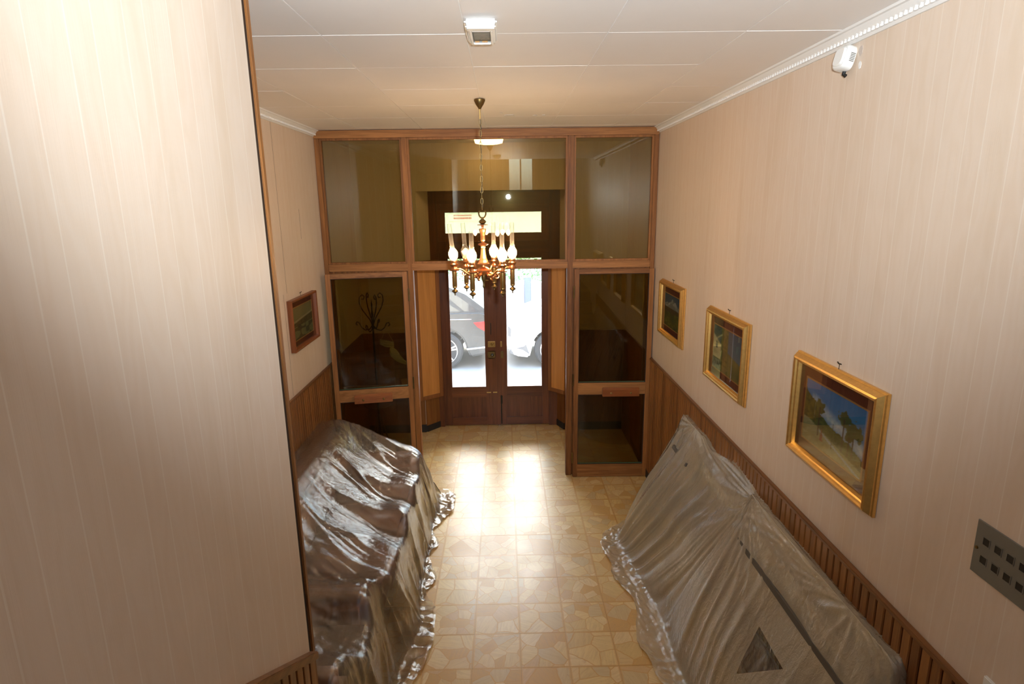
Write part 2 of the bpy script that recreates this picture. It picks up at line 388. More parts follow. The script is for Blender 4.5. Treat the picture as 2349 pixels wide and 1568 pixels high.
# ------------------------------------------------------------------ walls
wp = M['moire_striped_wallpaper']
wr = B().box(XR, XR + .2, -2.4, 7.4, -.2, 5.4).build('wall_right', wp); struct(wr, 'right wall in striped moire wallpaper')
wleft = B().box(XL - .2, XL, -2.4, 7.4, -.2, HC + .25).build('wall_left', wp); struct(wleft, 'left wall in striped moire wallpaper')
ws = B().box(XN - .12, XN, -2.4, 1.995, -.2, 5.4).build('wall_stair', wp); struct(ws, 'near stair side wall in pale moire wallpaper')
wb = B().box(XN - .12, .10, -2.55, -2.4, -.2, 5.4).box(.72, XR + .2, -2.55, -2.4, -.2, 5.4).box(.10, .72, -2.55, -2.4, -.2, 3.02).box(.10, .72, -2.55, -2.4, 4.5, 5.4).box(XL - .2, XN - .12, -2.55, -2.4, -.2, HC + .25).build('wall_back', wp); struct(wb)
struct(B().box(XN - .12, XR, 1.9, 2.02, HC + .25, 5.4).build('wall_bulkhead', wp))
struct(B().box(XN - .12, XR + .2, -2.55, 2.02, 5.4, 5.5).build('ceiling_stairwell', M['white_plaster']))
# wall towards the street, with the splayed door recess
wf = B()
JL0, JL1, JR0, JR1, YI, YD = -1.0, -.86, .73, .66, 7.03, 7.22
wf.prism([(XL - .2, YI), (JL0, YI), (JL1, YD), (JL1, 7.42), (XL - .2, 7.42)], -.2, 3.7)
wf.prism([(XR + .2, YI), (XR + .2, 7.42), (JR1, 7.42), (JR1, YD), (JR0, YI)], -.2, 3.7)
wf.box(JL0, JR0, YI, 7.42, 2.92, 3.7)
wfo = wf.build('wall_front', wp); struct(wfo)
# window behind the camera (stairwell)
w1 = thing('window_1', None, None, (.41, -2.45, 3.02), kind='structure')
B().frame(.10, .72, 3.02, 4.5, .05, -2.52, -2.44).box(.395, .425, -2.51, -2.45, 3.07, 4.45).build('window_frame', M['white_plastic'], w1)
for x0, x1 in ((.15, .395), (.425, .67)): B().box(x0, x1, -2.485, -2.48, 3.07, 4.45).build('pane', M['door_glass'], w1)
# stairs under the camera
st = thing('stairs', None, None, (.3, 1.0, 0), kind='structure')
for k in range(7):
    y1 = 1.98 - .26 * k; z1 = .165 * (k + 1)
    B().box(XN, XR, y1 - .26 if k < 6 else -2.4, y1, z1 - .165, z1).build('step', M['stone_step'], st)
# ------------------------------------------------------------------ wainscots
def slat_mesh(h, wd, dep, bev=.004):
    b = B().prism([(0, -wd / 2), (0, wd / 2), (-dep + bev, wd / 2), (-dep, wd / 2 - bev), (-dep, -wd / 2 + bev), (-dep + bev, -wd / 2)], 0, h); return b
SP = .0507
def wainscot(wall, xs, sgn, ys, h=HW):
    B().box(min(xs, xs - sgn * .006), max(xs, xs - sgn * .006), min(ys) - SP / 2, max(ys) + SP / 2, .09, h - .02).build('wainscot_backing', M['dark_groove'], wall)
    proto = None
    for y in ys:
        if proto is None:
            proto = slat_mesh(h - .02 - .09, SP - .006, .016).build('slat', M['wainscot_wood'], wall); o = proto
        else:
            o = proto.copy(); COL.objects.link(o)
        o.location = (xs - sgn * .006, y, .09); o.rotation_euler = (0, 0, 0 if sgn > 0 else PI)
    B().box(min(xs, xs - sgn * .028), max(xs, xs - sgn * .028), min(ys) - SP / 2, max(ys) + SP / 2, h - .02, h).build('wainscot_cap', M['cap_wood'], wall, bev=.004)
    B().box(min(xs, xs - sgn * .022), max(xs, xs - sgn * .022), min(ys) - SP / 2, max(ys) + SP / 2, 0, .09).build('skirting', M['black_base'], wall)
wainscot(wr, XR, 1, [2.49 + SP * k for k in range(-21, 64)])
wainscot(wleft, XL, -1, [2.49 + SP * k for k in range(-6, 64)])
for wall, xs, sgn in ((wr, XR, 1), (wleft, XL, -1)):   # plain panels in the vestibule
    for k in range(6):
        y0 = D + .06 + k * .2; y1 = min(y0 + .197, YI)
        if y1 - y0 > .05: B().box(min(xs, xs - sgn * .014), max(xs, xs - sgn * .014), y0, y1, 0, HW).build('vestibule_panel', M['wainscot_wood'], wall)
for x0, x1 in ((XL + .014, JL0), (JR0, XR - .014)):
    n = 4 if x1 < 0 else 4
    for k in range(n):
        a = x0 + (x1 - x0) * k / n; b = x0 + (x1 - x0) * (k + 1) / n - .003
        B().box(a, b, YI - .014, YI, .10, HW).build('vestibule_panel', M['wainscot_wood'], wfo)
    B().box(x0, x1, YI - .018, YI, 0, .10).build('skirting', M['black_base'], wfo)
# stair wainscot following the flight
SL = .634
def stair_top(y): return 1.07 + (2.017 - y) * SL
b = B().prism([(1.995, .0), (1.995, stair_top(1.995) - .02), (.2, stair_top(.2) - .02), (.2, .0)], XN, XN + .006, 'x'); b.build('wainscot_backing', M['dark_groove'], ws)
for k in range(26):
    yc = 1.957 - .062 * k; h0, h1 = yc - .0245, yc + .0245
    B().prism([(h0, 0), (h1, 0), (h1, stair_top(h1) - .02), (h0, stair_top(h0) - .02)], XN + .006, XN + .022, 'x').build('slat', M['wainscot_wood'], ws, bev=.002, seg=1)
B().prism([(1.995, stair_top(1.995) - .035), (1.995, stair_top(1.995)), (.2, stair_top(.2)), (.2, stair_top(.2) - .035)], XN, XN + .034, 'x').build('wainscot_cap', M['cap_wood'], ws, bev=.003)
struct(B().box(XN - .12, XN - .002, 1.995, 2.018, 0, HC + .01).build('trim_1', M['dark_groove']))
struct(B().box(XN - .125, XN + .004, 2.018, 2.045, 0, HC + .01).build('trim_2', M['partition_wood'], bev=.004), 'brown wooden corner strip on the near wall end')
# ------------------------------------------------------------------ cornices
def cornice(name, xs, sgn, y0, y1):
    pr = [(0, 0), (0, -.055), (-.008, -.055), (-.012, -.045), (-.03, -.03), (-.042, -.012), (-.052, -.010), (-.052, 0)]
    o = B().prism([(xs + sgn * a, HC + c) for a, c in pr], y0, y1, 'y').build(name, M['white_plaster']); struct(o, 'white beaded plaster cornice')
    b = B(); y = y0 + .012; k = 0
    while y < y1:
        b.lathe([(0, -.015), (.007, -.010), (.0095, 0), (.007, .010), (0, .015)], (xs - sgn * .022, y, HC - .036), 6, Matrix.Rotation(.7 * sgn, 4, 'Y') @ Matrix.Rotation(.5, 4, 'X')); y += .027
    s = b.build('bead_row', M['white_plaster'], o, smooth=True); s['kind'] = 'stuff'
cornice('trim_3', XR, 1, 2.02, D); cornice('trim_4', XL, -1, 2.05, D)
# torn wallpaper round the sensor
for k, (cy, cz, s, mt) in enumerate([(2.575, 3.345, .022, 'garden_wall'), (2.572, 3.29, .018, 'white_plaster'), (2.70, 3.372, .018, 'garden_wall'), (2.685, 3.355, .012, 'white_plaster')]):
    B().prism(flake(cy, cz, s, 9, 20 + k), XR - .002, XR + .001, 'x').build('torn_paper_patch', M[mt], wr)

for yy, z0, z1 in ((4.70, 2.1, 3.385), (4.62, 1.28, 2.1), (5.16, 2.5, 2.75)):      # split paper seams on the left wall
    B().box(XL, XL + .0006, yy - .0012, yy + .0012, z0, z1).build('wallpaper_split', M['dark_groove'], wleft)
# ------------------------------------------------------------------ glazed partition
pt = thing('wooden_glazed_partition', 'wooden glazed partition with smoked glass panes closing off the vestibule', 'partition', (-.13, D, 0))
PY0, PY1 = D - .03, D + .05
pw, pwx = M['partition_wood'], M['partition_wood_across_lit']
B().box(XL + .002, XR - .002, PY0 - .012, PY1, 3.368, HC - .004).build('head_beam', pwx, pt, bev=.004)
for n_, x0, x1, z1 in (('post', XL + .002, XL + .045, 3.368), ('post', XR - .045, XR - .002, 3.368), ('post', -.925, -.875, 3.368), ('post', .607, .665, 3.368)):
    B().box(x0, x1, PY0, PY1, 0, z1).build(n_, pw, pt, bev=.004)
B().box(XL + .045, XR - .045, PY0 + .002, PY1 - .002, 2.155, 2.222).build('transom_rail', pwx, pt, bev=.004)
bays = [(XL + .045, -.925), (-.875, .607), (.665, XR - .045)]
for x0, x1 in bays:
    B().frame(x0, x1, 2.222, 3.368, .018, D - .018, D + .03).build('glazing_bead', pw, pt, bev=.003)
    B().box(x0 + .014, x1 - .014, D + .004, D + .010, 2.236, 3.354).build('pane', M['bronze_glass'], pt)
for x0, x1 in (bays[0], bays[2]):
    B().frame(x0, x1, 0, 2.155, .03, D - .01, D + .03, None, .09).box(x0 + .03, x1 - .03, D - .01, D + .03, .90, 1.0).build('glazing_bead', pw, pt, bev=.003)
    B().box(x0 + .026, x1 - .026, D + .008, D + .013, 1.0, 2.13).build('pane', M['bronze_glass'], pt)
    B().box(x0 + .026, x1 - .026, D + .008, D + .013, .09, .90).build('pane', M['bronze_glass'], pt)
def leaf(name, x0, x1, hinge_x, ang, label):
    yb, ym = D - .078, D - .040
    t = thing(name, label, None, (hinge_x, ym, 0), kind='structure')
    Mx = rz(ang, (hinge_x, ym, 0))
    B().box(x0, x0 + .046, yb, ym, .004, 2.15, Mx).build('stile', pw, t, bev=.003)
    B().box(x1 - .046, x1, yb, ym, .004, 2.15, Mx).build('stile', pw, t, bev=.003)
    for z0, z1 in ((2.105, 2.15), (.895, 1.016), (.004, .143)):
        B().box(x0 + .046, x1 - .046, yb + .001, ym - .001, z0, z1, Mx).build('rail', pwx, t, bev=.003)
    for z0, z1 in ((1.016, 2.105), (.143, .895)):
        B().box(x0 + .040, x1 - .040, yb + .016, yb + .022, z0 - .006, z1 + .006, Mx).build('pane', M['bronze_glass'], t)
        B().frame(x0 + .046, x1 - .046, z0, z1, .006, yb + .004, yb + .016, Mx).build('glazing_bead', M['dark_groove'], t)
        B().box(x0 + .052, x1 - .052, yb + .010, yb + .022, z0 + .002, z0 + .010, Mx).build('pane_edge', M['edge_green'], t)
    hx0 = (x0 + .29 if hinge_x < 0 and False else x0 + .185) if hinge_x < 0 else x0 + .285
    hb = B().prism([(yb - .012, .89), (yb - .046, .885), (yb - .046, .955), (yb - .030, .972), (yb - .012, .972)], hx0, hx0 + .365, 'x', Mx).build('handle_board', M['handle_wood'], t, bev=.003)
    for hx in (hx0 + .085, hx0 + .28):
        B().lathe([(.0, -.006), (.010, -.004), (.012, .0), (.009, .005), (0, .007)], Mx @ Vector((hx, yb - .048, .922)), 12, Matrix.Rotation(PI / 2, 4, 'X')).build('screw_knob', M['brass'], hb, smooth=True)
        B().box(hx - .012, hx + .012, yb - .014, yb, .91, .94, Mx).build('spacer', M['dark_groove'], hb)
    for z in (1.93, 1.05, .22):
        B().lathe([(.0, -.06), (.008, -.06), (.008, .06), (0, .06)], Mx @ Vector((hinge_x, yb - .004, z)), 10).build('hinge', M['old_bronze'], t, smooth=True)
    return t
leaf('door_1', -1.685, -.93, -.925, math.radians(10.5), 'left glazed door leaf, folded back, free edge ajar beside the brown picture')
leaf('door_2', .675, 1.437, .670, math.radians(-.8), 'right glazed door leaf folded flat back beside the covered chair')

# ------------------------------------------------------------------ street door
dw, dwx = M['door_wood'], M['door_wood_across']
fr_ = thing('door_frame', 'dark brown wooden street door frame with transom light', 'door frame', (-.10, YD, 0))
B().box(JL1 - .03, -.785, YD - .03, YD + .07, 0, 2.95).build('jamb', dw, fr_, bev=.004)
B().box(.545, JR1 + .03, YD - .03, YD + .07, 0, 2.95).build('jamb', dw, fr_, bev=.004)
B().box(-.785, .545, YD - .03, YD + .07, 2.77, 2.95).build('head', dwx, fr_, bev=.004)
B().box(-.785, .545, YD - .03, YD + .07, 2.19, 2.335).box(-.785, .545, YD + .03, YD + .09, -.02, .02).build('transom_rail', dwx, fr_, bev=.004)
B().frame(-.795, .555, 2.335, 2.77, .055, YD - .01, YD + .05).frame(-.745, .505, 2.38, 2.725, .052, YD, YD + .04).build('transom_sash', dwx, fr_, bev=.003)
B().box(-.70, .46, YD + .018, YD + .023, 2.385, 2.72).build('pane', M['door_glass'], fr_)
def street_leaf(name, x0, x1, g0, g1, label, lock):
    t = thing(name, label, None, ((x0 + x1) / 2, YD, 0), kind='structure')
    y0, y1 = YD - .005, YD + .045
    B().box(x0, g0, y0, y1, .008, 2.195).build('stile', dw, t, bev=.003)
    B().box(g1, x1, y0, y1, .008, 2.195).build('stile', dw, t, bev=.003)
    for z0, z1 in ((2.14, 2.195), (.38, .51), (.008, .11)): B().box(g0, g1, y0 + .001, y1 - .001, z0, z1).build('rail', dwx, t, bev=.003)
    B().box(g0 - .004, g1 + .004, y0 + .016, y1 - .012, .105, .385).build('panel', dw, t, bev=.004)
    B().frame(g0, g1, .51, 2.14, .010, y0 - .006, y0 + .012).build('glazing_bead', dw, t, bev=.002)
    B().box(g0 - .004, g1 + .004, y0 + .014, y0 + .019, .506, 2.144).build('pane', M['door_glass'], t)
    return t
d3 = street_leaf('door_3', -.79, -.092, -.685, -.243, 'left dark wooden street door leaf with tall glass and locks', True)
d4 = street_leaf('door_4', -.088, .55, .010, .462, 'right dark wooden street door leaf with tall glass', False)
yl = YD - .006
B().box(-.112, -.070, YD - .020, YD - .006, .01, 2.19).build('cover_strip', dw, d3, bev=.003)
B().box(-.217, -.125, YD - .026, yl, 1.035, 1.108).build('rim_lock', M['brass'], d3, bev=.004)
B().lathe([(0, -.01), (.014, -.008), (.016, 0), (.010, .006), (0, .007)], (-.165, YD - .032, 1.075), 14, Matrix.Rotation(PI / 2, 4, 'X')).build('lock_knob', M['brass'], d3, smooth=True)
B().box(-.225, -.125, YD - .030, yl, .888, .984).build('deadlock_case', M['old_bronze'], d3, bev=.012)
B().lathe([(0, -.012), (.018, -.010), (.020, 0), (0, .006)], (-.165, YD - .034, .935), 14, Matrix.Rotation(PI / 2, 4, 'X')).build('cylinder_rose', M['black_plastic'], d3, smooth=True)
B().lathe([(0, -.012), (.009, -.010), (.010, 0), (0, .006)], (-.165, YD - .044, .935), 12, Matrix.Rotation(PI / 2, 4, 'X')).build('cylinder', M['steel'], d3, smooth=True)
B().box(-.060, -.025, YD - .028, yl, .888, .984).build('strike_plate', M['old_bronze'], d4, bev=.008)
B().box(-.062, -.040, YD - .024, yl, 1.035, 1.105).build('strike_plate', M['brass'], d4, bev=.004)
B().box(-.182, -.172, YD - .014, yl, 1.19, 1.34).build('keyhole_plate', M['iron'], d3, bev=.003)
for x0 in (-.245, -.165): B().box(x0, x0 + .055, YD - .016, yl, .438, .45).build('brass_strip', M['brass'], d3, bev=.002)
for x0 in (-.235, -.155): B().box(x0, x0 + .045, YD - .016, yl, 1.86, 1.875).build('brass_strip', M['brass'], d3, bev=.002)
B().box(-.072, -.045, YD - .02, yl, .29, .40).build('flush_bolt', M['iron'], d4, bev=.004)
B().box(-.066, -.052, YD - .016, yl, .02, .29).build('bolt_rod', M['iron'], d4, bev=.003)
# shutters
def shutter(a, b, z0, z1, label):
    a, b = Vector(a), Vector(b); L = (b - a).length; ang = math.atan2(b.y - a.y, b.x - a.x)
    t = thing('wooden_shutter', label, 'shutter', (a.x, a.y, z0), 'folding shutters of the street door')
    Mx = Matrix.Translation(Vector((a.x, a.y, 0))) @ Matrix.Rotation(ang, 4, 'Z')
    B().frame(0, L, z0, z1, .05, -.014, .014, Mx, .05).build('shutter_frame', M['shutter_frame'], t, bev=.003)
    B().box(.048, L - .048, -.006, .006, z0 + .048, z1 - .048, Mx).build('panel', M['shutter_ply'], t)
    for z in (z0 + .14, z1 - .14): B().lathe([(0, -.04), (.007, -.04), (.007, .04), (0, .04)], (a.x, a.y, z), 8).build('hinge', M['iron'], t, smooth=True)
shutter((-.79, 7.15, 0), (-1.06, 6.94, 0), .43, 2.13, 'plywood shutter left of the street door, turned back towards the vestibule wall')
shutter((.535, 7.15, 0), (.755, 6.92, 0), .48, 2.13, 'plywood shutter right of the street door, turned back towards the vestibule wall')
for n_, (xa, ya), (xb, yb) in (('l', (JL1, YD), (JL0, YI)), ('r', (JR1, YD), (JR0, YI))):
    sg = 1 if n_ == 'l' else -1
    B().prism([(xa, ya), (xb, yb), (xb + sg * .012, yb), (xa + sg * .012, ya - .03)], 0.08, 1.2).build('jamb_panel', M['wainscot_wood'], wfo)
    B().prism([(xa, ya), (xb, yb), (xb + sg * .02, yb), (xa + sg * .02, ya - .03)], 0, .08).build('skirting', M['black_base'], wfo)

# ------------------------------------------------------------------ ceiling fittings
def plafond():
    c = Vector((-.14, 6.59, HC))
    t = thing('ceiling_lamp', 'lit octagonal frosted glass ceiling lamp above the vestibule', 'ceiling lamp', c)
    B().lathe([(0, 0), (.12, 0), (.12, -.010), (0, -.010)], c, 24).build('base_plate', M['brass'], t)
    B().lathe([(.165, -.010), (.155, -.045), (.10, -.058), (0, -.060)], c, 8, ph=PI / 8, close=False).build('glass_shade', M['lamp_glow'], t)
    B().lathe([(.172, -.012), (.168, -.016), (.160, -.013)], c, 8, ph=PI / 8, close=False).build('shade_rim', M['brass'], t)
plafond()
def emergency():
    t = thing('emergency_light', 'white plastic emergency light with open frame on the ceiling', 'emergency light', (-.073, 2.56, HC))
    x0, x1, y0, y1 = -.135, -.012, 2.425, 2.70
    B().box(x0, x1, y0, y1, HC - .022, HC - .001).build('body', M['white_plastic'], t, bev=.008, seg=3)
    B().box(x0 + .004, x1 - .004, y0, y0 + .045, HC - .036, HC - .020).build('end_cap', M['white_plastic'], t, bev=.006, seg=3)
    B().frame(x0 + .016, x1 - .016, y0 + .06, y1 - .02, .010, HC - .032, HC - .020, Matrix(((1, 0, 0, 0), (0, 0, 1, 0), (0, 1, 0, 0), (0, 0, 0, 1)))).build('bezel', M['white_plastic'], t, bev=.002)
    B().box(x0 + .026, x1 - .026, y0 + .07, y1 - .03, HC - .026, HC - .022).build('diffuser', M['diffuser_clear'], t)
    B().box(x0 + .03, x1 - .03, y0 + .10, y1 - .07, HC - .0255, HC - .0225).build('tube_reflector', M['white_plaster'], t)
    B().box(x0 + .032, x0 + .05, y1 - .05, y1 - .040, HC - .028, HC - .022).build('terminal', M['fillet'], t)
    B().box(x1 - .062, x1 - .04, y1 - .05, y1 - .040, HC - .028, HC - .022).build('terminal', M['fillet'], t)
emergency()
def chandelier():
    cx, cy = -.143, 4.173
    t = thing('chandelier', 'brass six-light oil-lamp style chandelier hanging on a chain', 'chandelier', (cx, cy, HC))
    C = Vector((cx, cy, 0))
    BR, CO = M['old_bronze'], M['copper_brass']
    cn = B().lathe([(0, 3.438), (.036, 3.437), (.037, 3.428), (.026, 3.405), (.012, 3.385), (.007, 3.376), (0, 3.376)], C, 20).build('canopy', BR, t, smooth=True)
    B().lathe([(0, 3.378), (.0045, 3.378), (.0045, 3.315), (0, 3.315)], C, 10).build('stem', M['brass'], t)
    # chain
    z = 3.318; k = 0; drift = 0
    def link(zc, hl, rw, rot):
        pts = []
        for q in range(14):
            a = 2 * PI * q / 14; px, pz = rw * math.cos(a), hl * math.sin(a)
            pts.append(C + Vector((px * math.cos(rot), px * math.sin(rot), zc + pz)))
        return pts
    first = None
    while z > 2.755:
        hl = .021
        B().tube(link(z - hl, hl, .0085, 0 if k % 2 == 0 else PI / 2), .0018, 6, True).build('chain_link', BR, t, smooth=True)
        z -= .0365; k += 1
    B().tube([C + Vector((.002 + .004 * math.sin(q * 1.7), .003, 3.31 - q * .047)) for q in range(13)], .0016, 6).build('wire', M['iron'], t)
    # hook bow, finial
    bow = [C + Vector((.024 * math.sin(a) * (1 - .2 * math.cos(a)), 0, 2.700 - .028 * math.cos(a))) for a in [(-2.5 + q * 5.0 / 16) for q in range(17)]]
    B().tube(bow, .005, 8).build('hook_bow', BR, t, smooth=True)
    B().lathe([(0, 2.682), (.006, 2.680), (.007, 2.668), (.020, 2.658), (.026, 2.648), (.018, 2.638), (.010, 2.632), (0, 2.632)], C, 20).build('top_vase', BR, t, smooth=True)
    B().lathe([(0, 2.632), (.012, 2.632), (.036, 2.630), (.037, 2.627), (.014, 2.622), (.007, 2.615), (.0065, 2.600), (0, 2.600)], C, 24).build('drip_disc', CO, t, smooth=True)
    B().lathe([(0, 2.602), (.020, 2.602), (.026, 2.598), (.021, 2.580), (.0175, 2.555), (.0175, 2.525), (.015, 2.517), (0, 2.517)], C, 8).build('column', CO, t)
    B().lathe([(0, 2.518), (.010, 2.516), (.012, 2.508), (.030, 2.502), (.036, 2.496), (.030, 2.490), (.014, 2.487), (.016, 2.478), (.012, 2.466), (0, 2.465)], C, 20).build('collar', CO, t, smooth=True)
    B().lathe([(0, 2.468), (.016, 2.467), (.019, 2.43), (.024, 2.40), (.034, 2.372), (.043, 2.362), (.040, 2.357), (0, 2.356)], C, 8).build('bell', CO, t)
    B().lathe([(0, 2.36), (.008, 2.356), (.010, 2.342), (.032, 2.334), (.052, 2.318), (.050, 2.308), (.030, 2.298), (.018, 2.286), (.012, 2.270), (0, 2.268)], C, 20).build('hub', CO, t, smooth=True)
    B().lathe([(0, 2.29), (.016, 2.286), (.018, 2.268), (.011, 2.24), (.007, 2.215), (.010, 2.205), (.006, 2.193), (0, 2.185)], C, 16).build('bottom_finial', BR, t, smooth=True)
    for i in range(6):
        a = math.radians(10 + 60 * i); u = Vector((math.cos(a), math.sin(a), 0)); r = .205; P = C + u * r
        lit = i != 2
        # arm: S curve with scroll
        pts = [(.03, 2.305), (.055, 2.292), (.075, 2.285), (.10, 2.29), (.125, 2.305), (.145, 2.322), (.165, 2.332), (.19, 2.330), (.205, 2.326)]
        arm = B().tube([C + u * d + Vector((0, 0, z)) for d, z in pts], [.008, .009, .010, .010, .009, .008, .007, .007, .007], 8)
        sc = [C + u * (.088 + .022 * (1 - q / 14) * math.cos(.5 - q * .62)) + Vector((0, 0, 2.272 + .022 * (1 - q / 14) * math.sin(.5 - q * .62))) for q in range(13)]
        arm.tube(sc, .0055, 6); sc2 = [C + u * (.14 + .018 * (1 - q / 14) * math.cos(2.5 + q * .62)) + Vector((0, 0, 2.300 + .018 * (1 - q / 14) * math.sin(2.5 + q * .62))) for q in range(12)]
        arm.tube(sc2, .0045, 6)
        ao = arm.build('arm', CO, t, smooth=True)
        B().lathe([(0, 2.200), (.013, 2.200), (.0165, 2.205), (.015, 2.209), (.0165, 2.214), (.0165, 2.318), (0, 2.318)], P, 16).build('holder_tube', M['brass'], ao, smooth=True)
        B().lathe([(0, 2.146), (.003, 2.148), (.005, 2.154), (.003, 2.160), (.012, 2.168), (.022, 2.176), (.020, 2.182), (.009, 2.190), (.007, 2.196), (.011, 2.202), (0, 2.202)], P, 16).build('drop_finial', BR, ao, smooth=True)
        B().lathe([(0, 2.315), (.020, 2.316), (.033, 2.322), (.034, 2.328), (.022, 2.334), (.018, 2.345), (.026, 2.356), (.028, 2.366), (.019, 2.374), (.021, 2.384), (.020, 2.392), (0, 2.392)], P, 18).build('burner', CO, ao, smooth=True)
        g = B()
        for q in range(14):
            th = 2 * PI * q / 14; c = P + Vector((.0205 * math.cos(th), .0205 * math.sin(th), 0))
            g.box(c.x - .0015, c.x + .0015, c.y - .0015, c.y + .0015, 2.388, 2.408)
        g.build('gallery', CO, ao)
        tl = Matrix.Rotation(math.radians(6 if i in (2, 3) else 0), 4, u.cross(Vector((0, 0, -1))))
        prof = [(.019, 0), (.026, .010), (.032, .025), (.034, .040), (.032, .055), (.024, .070), (.0175, .084), (.0155, .10), (.0155, .245)]
        if i == 4: prof = prof[:-1] + [(.0155, .20)]
        B().lathe(prof, P + Vector((0, 0, 2.394)), 20, tl, close=False).build('glass_chimney', M['chimney_glass'], ao, smooth=True)
        B().lathe([(0, 0), (.010, .002), (.014, .010), (.024, .024), (.027, .038), (.022, .054), (.012, .066), (0, .072)], P + Vector((0, 0, 2.392)), 14).build('bulb', M['bulb_glow' if lit else 'bulb_off'], ao, smooth=True)
chandelier()
# ------------------------------------------------------------------ pictures
def vn(x, y, s=0):
    # cheap value noise for painting
    def h(i, j): return math.modf(math.sin(i * 127.1 + j * 311.7 + s * 17.3) * 43758.5453)[0] % 1.0
    i, j = math.floor(x), math.floor(y); fx, fy = x - i, y - j; fx = fx * fx * (3 - 2 * fx); fy = fy * fy * (3 - 2 * fy)
    return (h(i, j) * (1 - fx) + h(i + 1, j) * fx) * (1 - fy) + (h(i, j + 1) * (1 - fx) + h(i + 1, j + 1) * fx) * fy
def lerp(a, b, f): return tuple(x + (y - x) * f for x, y in zip(a, b))
def paint_park(u, v):
    n1 = vn(u * 9, v * 9, 1); n2 = vn(u * 26, v * 26, 2)
    c = lerp((.10, .22, .38), (.03, .15, .34), v + .3 * n1)
    ridge = .62 - .36 * u + .05 * vn(u * 14, 0, 3)                     # skyline of the far trees
    cl = v - (ridge + .10)
    if abs(cl - .05 * n1) < .13 and u > .12: c = lerp(c, (.50, .54, .50), max(0, 1 - abs(cl) / .15) * (.5 + .5 * n2))
    if v < ridge: c = lerp((.035, .06, .015), (.10, .12, .025), n2)
    ground = .40 - .30 * u
    if v < ground: c = lerp((.17, .17, .07), (.30, .28, .14), n1 * .6 + n2 * .4)
    path = ground - .04 - .02 * u
    if u > .3 and abs(v - (path + .02 - .10 * (u - .3))) < .018: c = (.30, .36, .36)
    if u < .22 and v < .80 - .8 * u + .1 * n1 and v > .38: c = lerp((.03, .05, .012), (.16, .13, .02), n2)
    for tx, tz, r in ((.28, .66, .09), (.68, .70, .10), (.84, .60, .12), (.78, .50, .08)):
        d = math.hypot((u - tx), (v - tz) * .8)
        if d < r * (.55 + .75 * n2): c = lerp((.02, .05, .02), (.17, .15, .03), n1)
        if abs(u - tx) < .010 and .18 < v < tz: c = (.06, .035, .02)
    if abs(u - .52) < .008 and .12 < v < .52: c = (.05, .035, .015)
    if abs(u - .34) < .028 * (1 - (v - .14) / .24) and .14 < v < .36: c = (.22, .05, .025)
    return c
def paint_house(u, v):
    n1 = vn(u * 8, v * 8, 4); n2 = vn(u * 24, v * 24, 5)
    c = lerp((.10, .17, .20), (.04, .08, .12), v)
    if v < .52 - .25 * (u - .5): c = lerp((.06, .085, .02), (.16, .15, .04), n1)
    if .30 < u < .55 and v > .15: c = lerp((.05, .07, .015), (.17, .15, .03), n2)
    if u < .30 and .25 < v < .80 - u * .6: c = lerp((.26, .25, .14), (.40, .36, .22), n1)
    if u < .30 and v > .78 - u * .6: c = lerp((.02, .045, .05), (.06, .10, .09), n2)
    if .10 < u < .17 and .48 < v < .62: c = (.04, .05, .05)
    if u < .32 and v < .25: c = lerp((.05, .07, .04), (.22, .24, .18), n2)
    return c
def paint_mountain(u, v):
    n1 = vn(u * 7, v * 7, 7); n2 = vn(u * 22, v * 22, 8)
    c = lerp((.03, .07, .10), (.015, .05, .09), n1)
    pk = .86 - abs(u - .55) * .5 + .08 * vn(u * 10, 1, 9)
    if v < pk: c = lerp((.10, .12, .12), (.32, .34, .32), max(0, n2 * 1.4 - .5) if v > pk - .16 else 0)
    if v < .60: c = lerp((.02, .022, .010), (.06, .04, .02), n2)
    if v < .42 + .1 * n1: c = lerp((.02, .035, .008), (.09, .10, .012), n2 * n1 * 1.6)
    return c
def paint_dusk(u, v):
    n1 = vn(u * 6, v * 6, 11); n2 = vn(u * 20, v * 20, 12)
    c = lerp((.10, .12, .05), (.18, .16, .07), v * .7 + n1 * .3)
    if .40 < v < .55 + .15 * u: c = lerp((.03, .035, .012), (.08, .07, .03), n2)
    if abs(v - .55 - .12 * u) < .03: c = (.24, .22, .11)
    if v < .38 and n1 > .6: c = (.04, .05, .02)
    if .25 < v < .45 and .2 < u < .6 and n2 > .45: c = (.025, .03, .02)
    return c
